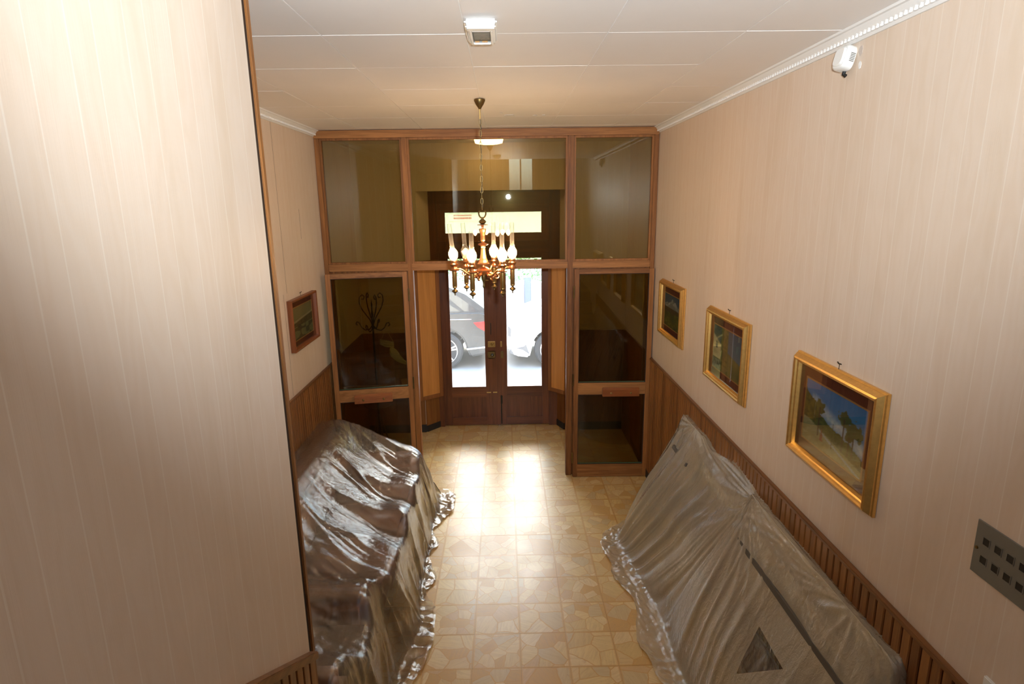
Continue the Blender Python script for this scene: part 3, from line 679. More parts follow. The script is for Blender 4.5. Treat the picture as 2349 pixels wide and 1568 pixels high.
def picture(side, yc, zc, W, H, fn, label, gold=True, matw=.055, mo=.052):
    if side == 'R': Mx = Matrix(((0, 1, 0, XR), (-1, 0, 0, yc), (0, 0, 1, zc), (0, 0, 0, 1)))
    else: Mx = Matrix(((0, -1, 0, XL), (1, 0, 0, yc), (0, 0, 1, zc), (0, 0, 0, 1)))
    t = thing('framed_painting', label, 'painting', Mx @ Vector((0, 0, -H / 2)))
    def loft(name, prof, mat):
        b = B(); vs = []; m = len(prof)
        for sx, sz in ((-1, -1), (1, -1), (1, 1), (-1, 1)):
            for a, d in prof: vs.append(Mx @ Vector((sx * (W / 2 - a), -d, sz * (H / 2 - a))))
        fs = [(i * m + k, ((i + 1) % 4) * m + k, ((i + 1) % 4) * m + k + 1, i * m + k + 1) for i in range(4) for k in range(m - 1)]
        b.add(vs, fs); o = b.build(name, mat, t, smooth=False); return o
    if gold:
        f = loft('frame', [(.006, .004), (.006, .022), (.012, .030), (.020, .043), (.028, .046), (.036, .042), (.040, .034), (.046, .030), (mo, .014)], M['gold_leaf'])
        loft('outer_side', [(.0, .002), (.0, .014), (.006, .018)], M['gold_leaf'])
    else:
        f = loft('frame', [(.0, .002), (.0, .040), (.006, .044), (.018, .040), (.024, .020), (.026, .010)], M['frame_brown'])
    w2, h2 = W / 2 - (mo if gold else .026), H / 2 - (mo if gold else .026)
    B().box(-w2 - .01, w2 + .01, -.010, -.004, -h2 - .01, h2 + .01, Mx).build('mat_board', M['red_mat'], t)
    w3, h3 = w2 - matw, h2 - matw
    B().frame(-w3 - .006, w3 + .006, -h3 - .006, h3 + .006, .007, -.013, -.009, Mx).build('fillet', M['fillet'], t)
    nx, nz = 96, 68; vs = []; cols = []
    for j in range(nz + 1):
        for i in range(nx + 1):
            vs.append(Mx @ Vector((-w3 + 2 * w3 * i / nx, -.0112, -h3 + 2 * h3 * j / nz))); cols.append(fn(i / nx, j / nz))
    fs = [(j * (nx + 1) + i, j * (nx + 1) + i + 1, (j + 1) * (nx + 1) + i + 1, (j + 1) * (nx + 1) + i) for j in range(nz) for i in range(nx)]
    me = bpy.data.meshes.new('canvas'); me.from_pydata([tuple(v) for v in vs], [], fs); me.materials.append(M['oil_paint'])
    ca = me.color_attributes.new('paint', 'FLOAT_COLOR', 'POINT'); ca.data.foreach_set('color', [x for c in cols for x in (*[min(1, q * 1.9) for q in c], 1.0)])
    o = bpy.data.objects.new('canvas', me); COL.objects.link(o); adopt(o, t)
    B().box(-w2 - .004, w2 + .004, -.0165, -.015, -h2 - .004, h2 + .004, Mx).build('picture_glass', M['picture_glass'], t)
    B().tube([Mx @ Vector((0, 0, H / 2 + .022)), Mx @ Vector((0, -.012, H / 2 + .026)), Mx @ Vector((0, -.018, H / 2 + .034))], .0028, 6).tube([Mx @ Vector((0, -.008, H / 2 + .026)), Mx @ Vector((0, -.009, H / 2 - .005))], .0016, 6).build('hanging_hook', M['iron'], t)
picture('R', 2.462, 1.795, .70, .51, paint_park, 'gold framed park landscape with blue sky, nearest to the camera on the right wall')
picture('R', 3.745, 1.802, .70, .51, paint_house, 'gold framed painting of a house and trees, middle of the three on the right wall')
picture('R', 5.035, 1.838, .70, .50, paint_mountain, 'dark gold framed mountain painting, nearest the partition on the right wall')
picture('L', 4.985, 1.830, .64, .42, paint_dusk, 'small dark painting in a plain brown wooden frame on the left wall', False, .05)
# ------------------------------------------------------------------ wall fittings
def sensor():
    c = Vector((XR, 2.645, 3.325)); R_ = Matrix.Translation(c) @ Matrix.Rotation(math.radians(6), 4, 'Z') @ Matrix.Rotation(math.radians(14), 4, 'Y')
    t = thing('alarm_sensor', 'white rounded plastic alarm sensor hanging loose under the cornice', 'sensor', c)
    def pad(name, rings):
        bb = B(); n = 32; vs = []; fs = []
        for d, hw, hh in rings:
            for q in range(n):
                a = 2 * PI * q / n; ca, sa = math.cos(a), math.sin(a)
                vs.append(R_ @ Vector((-d, hw * math.copysign(abs(ca) ** .5, ca), hh * math.copysign(abs(sa) ** .5, sa))))
        for i in range(len(rings) - 1):
            for q in range(n): fs.append((i * n + q, i * n + (q + 1) % n, (i + 1) * n + (q + 1) % n, (i + 1) * n + q))
        fs += [tuple(reversed(range(n))), tuple((len(rings) - 1) * n + q for q in range(n))]
        bb.add(vs, fs).build(name, M['white_plastic'], t, smooth=True)
    pad('housing', [(.006, .036, .042), (.010, .042, .048), (.038, .042, .048), (.046, .040, .046), (.051, .035, .041)])
    pad('front_cover', [(.050, .031, .036), (.055, .031, .036), (.059, .027, .032)])
    for k in range(6): B().box(-.034, -.014, -.0432, -.0415, -.018 + .006 * k, -.0155 + .006 * k, R_).build('vent_slot', M['grey_metal'], t)
    B().tube([R_ @ Vector(p) for p in ((-.012, 0, -.044), (-.012, 0, -.058), (0, 0, -.062))], .008, 8).build('cable_clip', M['black_plastic'], t)
    B().tube([Vector(p) for p in ((XR - .006, 2.665, 3.385), (XR - .008, 2.667, 3.372), (XR - .004, 2.664, 3.360))], .0035, 6).build('cable', M['white_plastic'], t)
sensor()
def plate():
    t = thing('bell_panel', 'grey metal panel with two rows of square black openings on right wall', 'panel', (XR, 1.44, 1.63))
    ye, y0 = 1.637, 1.20
    B().box(XR - .006, XR - .0005, y0, ye, 1.632, 1.806).build('plate', M['grey_metal'], t, bev=.001, seg=1)
    for r, z in enumerate((1.7505, 1.690)):
        for k in range(9):
            y = 1.5945 - .0435 * k
            fr = B().frame(-.014, .014, -.014, .014, .0025, XR - .0075, XR - .0055, Matrix(((0, 1, 0, 0), (1, 0, 0, y), (0, 0, 1, z), (0, 0, 0, 1)))).build('window_rim', M['grey_metal'], t)
            B().box(XR - .0068, XR - .0055, y - .0115, y + .0115, z - .0115, z + .0115).build('opening', M['black_plastic'], fr)
    B().lathe([(0, -.003), (.005, -.002), (.005, .002), (0, .003)], (XR - .008, 1.624, 1.717), 10, Matrix.Rotation(PI / 2, 4, 'Y')).build('screw', M['old_bronze'], t)
plate()
sw = thing('light_switch', 'white plastic switch plate low on the right wall under the grey panel', 'switch', (XR, 1.46, 1.28))
B().box(XR - .012, XR - .0005, 1.40, 1.515, 1.275, 1.352).build('plate', M['white_plastic'], sw, bev=.003)
for y in (1.42, 1.457): B().box(XR - .017, XR - .011, y, y + .032, 1.287, 1.34).build('rocker', M['white_plastic'], sw, bev=.002)
# ------------------------------------------------------------------ coat stand
def coat_stand():
    c = Vector((-1.42, 6.3, 0)); IR = M['iron']
    t = thing('coat_stand', 'wrought iron coat stand with scrolled hooks behind the left glass', 'coat stand', c)
    B().lathe([(0, .12), (.010, .12), (.010, .9), (.016, .92), (.010, .94), (.010, 1.62), (.014, 1.63), (.006, 1.68), (.010, 1.74), (0, 1.80)], c, 12).build('pole', IR, t, smooth=True)
    for k in range(4):
        a = math.radians(35 + 90 * k); u = Vector((math.cos(a), math.sin(a), 0))
        pts = [(0.0, 1.50), (.03, 1.58), (.07, 1.64), (.11, 1.70), (.135, 1.77), (.13, 1.83), (.10, 1.855), (.075, 1.835), (.085, 1.805), (.105, 1.81)]
        B().tube([c + u * d + Vector((0, 0, z)) for d, z in pts], .006, 8).build('top_hook', IR, t, smooth=True)
        a2 = a + PI / 4; u2 = Vector((math.cos(a2), math.sin(a2), 0))
        pts = [(0.0, 1.52), (.04, 1.47), (.09, 1.46), (.13, 1.49), (.155, 1.54), (.18, 1.55), (.19, 1.525), (.175, 1.51)]
        B().tube([c + u2 * d + Vector((0, 0, z)) for d, z in pts], .006, 8).build('lower_hook', IR, t, smooth=True)
        pts = [(0.01, .5), (.05, .36), (.09, .20), (.15, .08), (.21, .02), (.24, .012), (.25, .03), (.235, .045)]
        B().tube([c + u * d + Vector((0, 0, z)) for d, z in pts], .008, 8).build('foot', M['old_bronze'], t, smooth=True)
    B().tube([c + Vector((.15 * math.cos(2 * PI * q / 24), .15 * math.sin(2 * PI * q / 24), .62)) for q in range(24)], .005, 6, True).build('umbrella_ring', M['old_bronze'], t, smooth=True)
coat_stand()
def hung_mask():
    c = Vector((-1.262, 6.20, 1.44))
    t = thing('face_mask', 'pale grey face mask hanging by its strings from the coat stand', 'face mask', c)
    b = B(); vs = []; n = 9
    for i in range(n):
        for j in range(n):
            u = i / (n - 1) - .5; v = j / (n - 1) - .5
            vs.append(c + Vector((u * .15, -.035 * (1 - 4 * u * u) + .01 * math.sin(v * 20), -.10 - .03 * u + v * .085 * (1 - .5 * abs(u)))))
    b.add(vs, [(i * n + j, (i + 1) * n + j, (i + 1) * n + j + 1, i * n + j + 1) for i in range(n - 1) for j in range(n - 1)])
    b.build('pleated_cover', M['cloth_white'], t, smooth=True)
    for s in (-1, 1): B().tube([c + Vector((.07 * s, 0, -.09)), c + Vector((.035 * s, -.005, -.02)), c + Vector((.004 * s, 0, .085))], .002, 6).build('ear_loop', M['cloth_white'], t)
    c2 = Vector((-1.21, 6.16, 1.30))
    t2 = thing('white_cloth', 'crumpled white cloth tucked below the hanging face mask', 'cloth', c2)
    vs = []; n = 12
    for i in range(n):
        f = i / (n - 1); p = c2 + Vector((.17 * f * f + .01 * f, -.01, -.19 * f)); r = .012 + .026 * math.sin(PI * min(1, f * .9 + .1))
        for j in range(10):
            a = 2 * PI * j / 10; rr = r * (1 + .3 * math.sin(3 * a + f * 6))
            vs.append(p + Vector((rr * math.cos(a), rr * .6 * math.sin(a), rr * .5 * math.cos(a + .5))))
    B().add(vs, [(i * 10 + j, i * 10 + (j + 1) % 10, (i + 1) * 10 + (j + 1) % 10, (i + 1) * 10 + j) for i in range(n - 1) for j in range(10)] + [tuple(range(10)), tuple((n - 1) * 10 + j for j in reversed(range(10)))]).build('folded_cloth', M['cloth_white'], t2, smooth=True)
hung_mask()

# ------------------------------------------------------------------ furniture under the sheets
BOX_L, BOX_R = [], []           # rounded boxes (centre, half, radius) the sheets rest on
def soft(x0, x1, y0, y1, z0, z1, r, name, mat, parent, reg, bulge=0.0):
    b = B().box(x0, x1, y0, y1, z0, z1); o = b.build(name, mat, parent, bev=r, seg=4)
    for p in o.data.polygons: p.use_smooth = True
    if reg is not None: reg.append((np.array([(x0 + x1) / 2, (y0 + y1) / 2, (z0 + z1) / 2]), np.array([(x1 - x0) / 2, (y1 - y0) / 2, (z1 - z0) / 2]), r))
    return o
LE = M['brown_leather']
def sofa(y0, y1, cushions, arm0, arm1, name, label, cat):
    t = thing(name, label, cat, (-1.25, (y0 + y1) / 2, 0))
    soft(-1.69, -1.46, y0 + .02, y1 - .02, .14, .85, .07, 'backrest', LE, t, BOX_L)
    soft(-1.62, -.80, y0, y0 + arm0, .10, .59 if arm0 > .1 else .50, .06, 'armrest', LE, t, BOX_L)
    soft(-1.62, -.80, y1 - arm1, y1, .10, .59, .06, 'armrest', LE, t, BOX_L)
    soft(-1.60, -.84, y0 + arm0, y1 - arm1, .12, .30, .03, 'seat_base', LE, t, BOX_L)
    a, b_ = y0 + arm0, y1 - arm1
    for k in range(cushions):
        c0 = a + (b_ - a) * k / cushions + .006; c1 = a + (b_ - a) * (k + 1) / cushions - .006
        soft(-1.46, -.76, c0, c1, .30, .49, .05, 'seat_cushion', M['shaded_seat_brown'] if cushions == 1 else LE, t, BOX_L)
        soft(-1.50, -1.34, c0, c1, .47, .80, .06, 'back_cushion', LE, t, BOX_L)
    for x in (-1.56, -.90):
        for y in (y0 + .08, y1 - .08): B().lathe([(.022, 0), (.030, .13)], (x, y, 0), 10).build('leg', M['dark_wood'], t)
    return t
sofa(3.27, 5.12, 3, .07, .30, 'sofa', 'brown leather sofa hidden under plastic sheeting by the left wall', 'sofa')
sofa(2.34, 3.15, 1, .20, .20, 'armchair', 'brown armchair under clear plastic, next to the near wall end', 'armchair')
def seat(y0, y1, name, label, cat, panels):
    t = thing(name, label, cat, (1.22, (y0 + y1) / 2, 0))
    soft(1.392, 1.425, y0 + .02, y1 - .02, .98, 1.112, .010, 'top_rail', M['grey_fabric'], t, BOX_R)
    for k in range(panels):
        a = y0 + .04 + (y1 - y0 - .08) * k / panels; b_ = y0 + .04 + (y1 - y0 - .08) * (k + 1) / panels
        soft(1.36, 1.42, a + .008, b_ - .008, .52, .96, .02, 'back_panel', M['grey_fabric'], t, BOX_R)
    B().prism([(1.335, .890), (1.2905, .890), (1.2990, .915), (1.345, .915)], y0 + .06, y1 - .06, 'y').build('dark_back_bar', M['dark_bar'], t)
    for k in range(panels):
        a = y0 + .02 + (y1 - y0 - .04) * k / panels; b_ = y0 + .02 + (y1 - y0 - .04) * (k + 1) / panels
        soft(1.16, 1.37, a + .006, b_ - .006, .38, .47, .03, 'seat_cushion', M['plum_fabric'], t, BOX_R)
    B().box(1.17, 1.40, y0 + .02, y1 - .02, .33, .37).build('seat_frame', M['dark_steel'], t, bev=.005)
    for x in (1.175, 1.375):
        for y in (y0 + .03, y1 - .06): B().box(x, x + .03, y, y + .03, 0, .33 if x < 1.2 else .98).build('leg', M['dark_steel'], t, bev=.003)
    return t
seat(1.84, 3.08, 'settee', 'grey settee with thin back and dark bar, under plastic along right wall', 'settee', 2)
seat(3.93, 4.40, 'side_chair', 'grey side chair matching the settee, under plastic near the partition', 'chair', 1)

# ------------------------------------------------------------------ draped plastic sheets
def spl(Pk, n):
    """cardinal spline through the first axis of Pk, chord-length parametrised; returns samples and the key parameter of each"""
    K = len(Pk); out = []; par = []
    seg = np.array([np.linalg.norm(Pk[i + 1] - Pk[i], axis=-1).mean() + .03 for i in range(K - 1)]); cum = np.r_[0, np.cumsum(seg)]
    tan = np.empty_like(Pk)
    for i in range(K):
        a, b = max(i - 1, 0), min(i + 1, K - 1); tan[i] = (Pk[b] - Pk[a]) / (cum[b] - cum[a]) * .8
    for u in np.linspace(0, cum[-1], n):
        i = min(np.searchsorted(cum, u, 'right') - 1, K - 2); h = seg[i]; f = (u - cum[i]) / h
        h00 = 2 * f ** 3 - 3 * f ** 2 + 1; h10 = f ** 3 - 2 * f ** 2 + f; h01 = -2 * f ** 3 + 3 * f ** 2; h11 = f ** 3 - f ** 2
        out.append(h00 * Pk[i] + h10 * h * tan[i] + h01 * Pk[i + 1] + h11 * h * tan[i + 1]); par.append(i + f)
    return np.array(out), np.array(par)
def rnoise(x, y, seed=0):
    """vectorised smooth value noise in -1..1"""
    rs = np.random.RandomState(seed); T = rs.uniform(-1, 1, (256, 256))
    i = np.floor(x).astype(int); j = np.floor(y).astype(int); fx = x - i; fy = y - j; fx = fx * fx * (3 - 2 * fx); fy = fy * fy * (3 - 2 * fy)
    g = lambda a, b: T[a % 256, b % 256]
    return (g(i, j) * (1 - fx) + g(i + 1, j) * fx) * (1 - fy) + (g(i, j + 1) * (1 - fx) + g(i + 1, j + 1) * fx) * fy
def ridge(x, y, seed):                      # sharp crests, broad valleys
    return 1 - 2 * np.abs(rnoise(x, y, seed)) ** .8
def normals(P):
    du = np.gradient(P, axis=0); dv = np.gradient(P, axis=1); n = np.cross(du, dv); return n / (np.linalg.norm(n, axis=-1, keepdims=True) + 1e-9)
def sm(a, b, x):
    f = np.clip((x - a) / (b - a), 0, 1); return f * f * (3 - 2 * f)
def sheet_object(name, P, mat, label, cut=None):
    n, m = P.shape[:2]
    fs = [(i * m + j, (i + 1) * m + j, (i + 1) * m + j + 1, i * m + j + 1) for i in range(n - 1) for j in range(m - 1) if not (cut and cut(i, j))]
    me = bpy.data.meshes.new(name); me.from_pydata(P.reshape(-1, 3).tolist(), [], fs); me.materials.append(mat)
    me.polygons.foreach_set('use_smooth', [True] * len(me.polygons))
    o = bpy.data.objects.new(name, me); COL.objects.link(o); tag(o, label, 'plastic sheet'); return o
def sheet_right():
    # columns from the near end to the far end: back edge, ridge, under ridge, seat level, shin, floor contact, floor edge
    cols = [
        [(1.440, 1.80, 1.00), (1.436, 1.800, 1.06), (1.43, 1.79, .90), (1.42, 1.78, .47), (1.41, 1.77, .2), (1.41, 1.75, .012), (1.41, 1.66, .006)],
        [(1.442, 1.83, 1.125), (1.392, 1.805, 1.115), (1.34, 1.79, .92), (1.20, 1.77, .50), (1.12, 1.76, .22), (1.08, 1.73, .012), (1.00, 1.58, .006)],
        [(1.442, 1.92, 1.125), (1.388, 1.90, 1.135), (1.304, 1.90, .91), (1.12, 1.89, .50), (1.06, 1.88, .22), (1.04, 1.88, .012), (.90, 1.90, .006)],
        [(1.442, 2.40, 1.125), (1.388, 2.36, 1.135), (1.304, 2.34, .91), (1.12, 2.34, .50), (1.06, 2.36, .22), (1.04, 2.40, .012), (.88, 2.46, .006)],
        [(1.442, 2.85, 1.125), (1.388, 2.86, 1.135), (1.304, 2.78, .91), (1.12, 2.76, .50), (1.06, 2.78, .22), (1.03, 2.84, .012), (.885, 2.95, .006)],
        [(1.442, 3.00, 1.13), (1.390, 3.05, 1.138), (1.306, 3.02, .92), (1.13, 3.00, .50), (1.06, 3.04, .22), (1.02, 3.12, .012), (.84, 3.26, .006)],
        [(1.442, 3.08, 1.13), (1.392, 3.085, 1.135), (1.33, 3.16, .92), (1.15, 3.27, .50), (1.08, 3.36, .22), (1.03, 3.46, .012), (.865, 3.67, .006)],
        [(1.442, 3.20, 1.17), (1.396, 3.14, 1.115), (1.35, 3.26, .93), (1.19, 3.47, .50), (1.09, 3.64, .22), (1.00, 3.80, .012), (.80, 3.93, .006)],
        [(1.442, 3.45, 1.19), (1.405, 3.45, 1.09), (1.36, 3.52, .90), (1.20, 3.72, .50), (1.08, 3.88, .22), (.97, 4.03, .012), (.775, 4.15, .006)],
        [(1.442, 3.78, 1.10), (1.400, 3.78, 1.10), (1.34, 3.82, .90), (1.15, 3.98, .50), (1.03, 4.12, .22), (.93, 4.26, .012), (.775, 4.34, .006)],
        [(1.442, 3.93, 1.13), (1.390, 3.95, 1.138), (1.302, 3.99, .91), (1.11, 4.14, .50), (1.00, 4.28, .22), (.92, 4.40, .012), (.79, 4.50, .006)],
        [(1.442, 4.20, 1.13), (1.388, 4.20, 1.138), (1.300, 4.22, .91), (1.10, 4.36, .50), (1.00, 4.46, .22), (.93, 4.54, .012), (.80, 4.585, .006)],
        [(1.442, 4.39, 1.13), (1.390, 4.40, 1.138), (1.325, 4.43, .92), (1.16, 4.55, .50), (1.08, 4.63, .22), (1.03, 4.69, .012), (.96, 4.73, .006)],
        [(1.442, 4.42, 1.125), (1.410, 4.43, 1.12), (1.36, 4.49, .92), (1.27, 4.67, .50), (1.22, 4.78, .22), (1.19, 4.84, .012), (1.17, 4.88, .006)],
        [(1.444, 4.43, 1.06), (1.440, 4.44, 1.05), (1.43, 4.50, .90), (1.42, 4.70, .50), (1.42, 4.80, .22), (1.42, 4.87, .012), (1.42, 4.90, .006)]]
    net = np.array(cols)                                   # (S,7,3)
    k0 = net[:, 0:1] * .22 + net[:, 1:2] * .78; k1 = net[:, 1:2] * .94 + net[:, 2:3] * .06      # keep the edge of the top rail crisp
    net = np.concatenate([net[:, 0:1], k0, net[:, 1:2], k1, net[:, 2:]], 1)
    A, ps = spl(net, 340); A = A.transpose(1, 0, 2); P, pt = spl(A, 170); P = P.transpose(1, 0, 2)
    pt = np.interp(pt, np.arange(9), [0, .78, 1, 1.06, 2, 3, 4, 5, 6])
    S, T = np.meshgrid(ps, pt, indexing='ij')              # key coords: S column index, T 0..6
    N = normals(P); N *= np.sign(-N[..., 0:1] + 1e-9)
    hang = sm(.9, 3.0, T) * (1 - .55 * sm(4.4, 5.2, T))
    free = .35 + .65 * (sm(4.4, 5.4, S) * (1 - sm(13.2, 14, S)) + sm(2.2, 1.2, S))       # the taut face of the settee is calmer
    g = .62 * ridge(S * 2.3 + .04 * rnoise(S * 2, T * .5, 2), T * .05, 11) + .34 * ridge(S * 4.7 + .04 * rnoise(S * 3, T * .6, 3), T * .07, 12) + .06 * ridge(S * 9, T * .08, 13)
    d = hang * free * .030 * g
    # swags hung between settee corner and chair
    sw = np.exp(-((S - 8.2) / 1.2) ** 2) * sm(.6, 1.6, T) * (1 - sm(3.0, 4.0, T)); d += sw * .014 * np.sin(T * 5.0 + .6 * (S - 8.2) ** 2)
    # pull creases from the two ends of the settee's top rail
    for s0, k, sd in ((5.3, 9, 21), (2.4, 8, 22), (10.6, 9, 23)):
        a = np.arctan2((S - s0) * .42, (T - .9)); r = np.hypot((S - s0) * .42, T - .9); d += .009 * np.exp(-r / 1.3) * sm(.05, .35, r) * ridge(a * k, r * .6, sd)
    # crumpled hem on the floor
    hem = sm(4.6, 5.2, T); d2 = hem * (.011 * np.abs(ridge(P[..., 0] * 14 + 5, P[..., 1] * 14, 31)) + .007 * np.abs(rnoise(P[..., 0] * 42, P[..., 1] * 42, 32)) + .004)
    P = P + N * d[..., None] * (1 - hem[..., None] * .6); P[..., 2] += d2
    out = sm(5.2, 6.0, T) * .035 * rnoise(P[..., 1] * 7, T * .2, 33); P[..., 0] += out
    P += (.0006 * ridge(P[..., 1] * 22 + P[..., 2] * 5, P[..., 2] * 9, 41) * sm(.5, 1.5, T))[..., None] * N
    P[..., 0] = np.minimum(P[..., 0], XR - .004); P[..., 2] = np.maximum(P[..., 2], .003)
    sheet_object('plastic_dust_sheet', P, M['plastic_film'], 'beige looking translucent plastic sheet draped over the settee and chair at right')
def sheet_left():
    # columns from the far end to the near end: wall edge, back ridge, upper slope, lower slope, front lip, front drop, floor contact, floor edge
    cols = [
        [(-1.69, 5.46, .02), (-1.60, 5.46, .02), (-1.40, 5.47, .02), (-1.1, 5.47, .02), (-.90, 5.46, .02), (-.78, 5.44, .02), (-.68, 5.42, .012), (-.56, 5.40, .006)],
        [(-1.69, 5.38, .45), (-1.58, 5.40, .42), (-1.38, 5.41, .38), (-1.1, 5.42, .28), (-.92, 5.40, .20), (-.76, 5.36, .10), (-.64, 5.33, .012), (-.50, 5.27, .006)],
        [(-1.69, 5.20, .82), (-1.56, 5.22, .84), (-1.36, 5.23, .77), (-1.08, 5.22, .63), (-.90, 5.20, .54), (-.74, 5.19, .28), (-.63, 5.17, .012), (-.48, 5.16, .006)],
        [(-1.69, 5.10, .86), (-1.52, 5.10, .885), (-1.33, 5.10, .80), (-1.02, 5.08, .67), (-.80, 5.06, .60), (-.71, 5.05, .30), (-.64, 5.04, .012), (-.51, 5.03, .006)],
        [(-1.69, 4.96, .86), (-1.50, 4.94, .885), (-1.30, 4.92, .75), (-1.00, 4.88, .62), (-.79, 4.86, .575), (-.71, 4.86, .29), (-.66, 4.86, .012), (-.61, 4.85, .006)],
        [(-1.69, 4.86, .86), (-1.50, 4.84, .880), (-1.29, 4.80, .72), (-.99, 4.77, .56), (-.77, 4.76, .49), (-.71, 4.76, .27), (-.67, 4.75, .012), (-.62, 4.70, .006)],
        [(-1.69, 4.60, .86), (-1.50, 4.54, .885), (-1.28, 4.46, .75), (-.97, 4.40, .615), (-.755, 4.38, .575), (-.70, 4.40, .28), (-.65, 4.44, .012), (-.555, 4.46, .006)],
        [(-1.69, 4.50, .86), (-1.50, 4.42, .880), (-1.28, 4.36, .73), (-.97, 4.30, .55), (-.755, 4.27, .49), (-.70, 4.28, .26), (-.66, 4.30, .012), (-.60, 4.30, .006)],
        [(-1.69, 4.26, .86), (-1.50, 4.16, .885), (-1.27, 4.06, .74), (-.95, 3.96, .615), (-.735, 3.92, .575), (-.69, 3.94, .28), (-.65, 3.97, .012), (-.57, 3.98, .006)],
        [(-1.69, 4.16, .86), (-1.50, 4.06, .880), (-1.27, 3.95, .71), (-.95, 3.85, .55), (-.735, 3.80, .49), (-.69, 3.82, .26), (-.65, 3.84, .012), (-.57, 3.80, .006)],
        [(-1.69, 3.90, .86), (-1.50, 3.78, .880), (-1.26, 3.64, .71), (-.94, 3.50, .585), (-.73, 3.44, .55), (-.68, 3.50, .28), (-.62, 3.60, .012), (-.505, 3.64, .006)],
        [(-1.69, 3.60, .86), (-1.50, 3.46, .870), (-1.26, 3.36, .66), (-.95, 3.28, .565), (-.74, 3.27, .54), (-.67, 3.36, .28), (-.61, 3.46, .012), (-.495, 3.50, .006)],
        [(-1.69, 3.28, .80), (-1.50, 3.22, .78), (-1.26, 3.20, .59), (-.97, 3.19, .55), (-.80, 3.19, .555), (-.70, 3.24, .29), (-.64, 3.30, .012), (-.505, 3.34, .006)],
        [(-1.69, 3.12, .86), (-1.50, 3.12, .870), (-1.28, 3.12, .63), (-.98, 3.12, .612), (-.82, 3.12, .606), (-.75, 3.12, .30), (-.68, 3.13, .012), (-.53, 3.12, .006)],
        [(-1.69, 2.98, .86), (-1.50, 2.97, .870), (-1.28, 2.96, .63), (-.98, 2.96, .610), (-.80, 2.96, .60), (-.74, 2.96, .30), (-.69, 2.96, .012), (-.57, 2.98, .006)],
        [(-1.69, 2.90, .86), (-1.49, 2.88, .865), (-1.27, 2.87, .60), (-.98, 2.87, .535), (-.77, 2.87, .51), (-.72, 2.87, .28), (-.69, 2.86, .012), (-.585, 2.86, .006)],
        [(-1.69, 2.66, .86), (-1.49, 2.64, .865), (-1.27, 2.63, .60), (-.98, 2.63, .530), (-.76, 2.63, .505), (-.71, 2.63, .28), (-.68, 2.62, .012), (-.60, 2.60, .006)],
        [(-1.69, 2.56, .86), (-1.50, 2.54, .870), (-1.28, 2.53, .63), (-.98, 2.53, .610), (-.80, 2.53, .60), (-.73, 2.53, .30), (-.69, 2.52, .012), (-.62, 2.50, .006)],
        [(-1.69, 2.38, .86), (-1.50, 2.37, .870), (-1.28, 2.36, .63), (-.98, 2.36, .612), (-.82, 2.36, .60), (-.74, 2.36, .30), (-.69, 2.35, .012), (-.62, 2.32, .006)],
        [(-1.69, 2.30, .60), (-1.50, 2.29, .60), (-1.28, 2.28, .45), (-.98, 2.28, .42), (-.84, 2.28, .40), (-.76, 2.26, .20), (-.70, 2.24, .012), (-.66, 2.20, .006)],
        [(-1.69, 2.24, .02), (-1.50, 2.22, .02), (-1.28, 2.22, .02), (-.98, 2.20, .02), (-.86, 2.20, .02), (-.80, 2.18, .02), (-.76, 2.16, .012), (-.72, 2.12, .006)]]
    net = np.array(cols)
    A, ps = spl(net, 380); A = A.transpose(1, 0, 2); P, pt = spl(A, 170); P = P.transpose(1, 0, 2)
    S, T = np.meshgrid(ps, pt, indexing='ij')
    N = normals(P); N *= np.sign(N[..., 2:3] + N[..., 0:1] + 1e-9)
    # pull creases running from the back ridge towards the front and the camera
    top = sm(.8, 1.6, T) * (1 - sm(3.9, 4.3, T)) * sm(2.2, 3.2, S) * (1 - .85 * sm(12.0, 13.2, S))
    q = P[..., 0] * .50 + P[..., 1] * .87; al = P[..., 0] * .87 - P[..., 1] * .50
    q = q + .03 * rnoise(P[..., 0] * 4, P[..., 1] * 4, 5)
    d = top * (.016 * ridge(q * 9.5, al * 1.3, 51) + .006 * ridge(q * 21, al * 1.6, 52) + .0015 * ridge(q * 45, al * 5, 53))
    near = sm(12.4, 13.6, S)
    d += near * sm(.8, 1.8, T) * (.005 * ridge(P[..., 1] * 16 + P[..., 0] * 6, P[..., 0] * 6, 54) + .003 * ridge(P[..., 0] * 30, P[..., 1] * 18, 55))
    fr = sm(4.1, 5.0, T) * (1 - .5 * sm(5.6, 6.2, T))
    d += fr * (.020 * ridge(S * 1.9 + .3 * rnoise(S, T, 6), T * .25, 61) + .012 * ridge(S * 4.1, T * .3, 62))
    far = (1 - sm(2.0, 3.0, S)); d += far * sm(.5, 1.5, S) * (.014 * ridge(T * 2.3, S * .4, 63) + .008 * ridge(T * 5, S * .5, 64))
    hem = sm(5.6, 6.1, T); d2 = hem * (.020 * np.abs(ridge(P[..., 0] * 9 + 5, P[..., 1] * 9, 71)) + .010 * np.abs(rnoise(P[..., 0] * 28, P[..., 1] * 28, 72)) + .004)
    P = P + N * np.maximum(d, -.006)[..., None] * (1 - hem[..., None] * .6); P[..., 2] += d2
    P[..., 0] += sm(6.2, 7.0, T) * .05 * rnoise(P[..., 1] * 6, T * .2, 73)
    P[..., 0] = np.maximum(P[..., 0], XL + .024); P[..., 2] = np.maximum(P[..., 2], .003)
    sheet_object('plastic_dust_sheet', P, M['clear_plastic_film'], 'silvery translucent plastic sheet draped over the sofa and armchair at left')
sheet_left(); sheet_right()

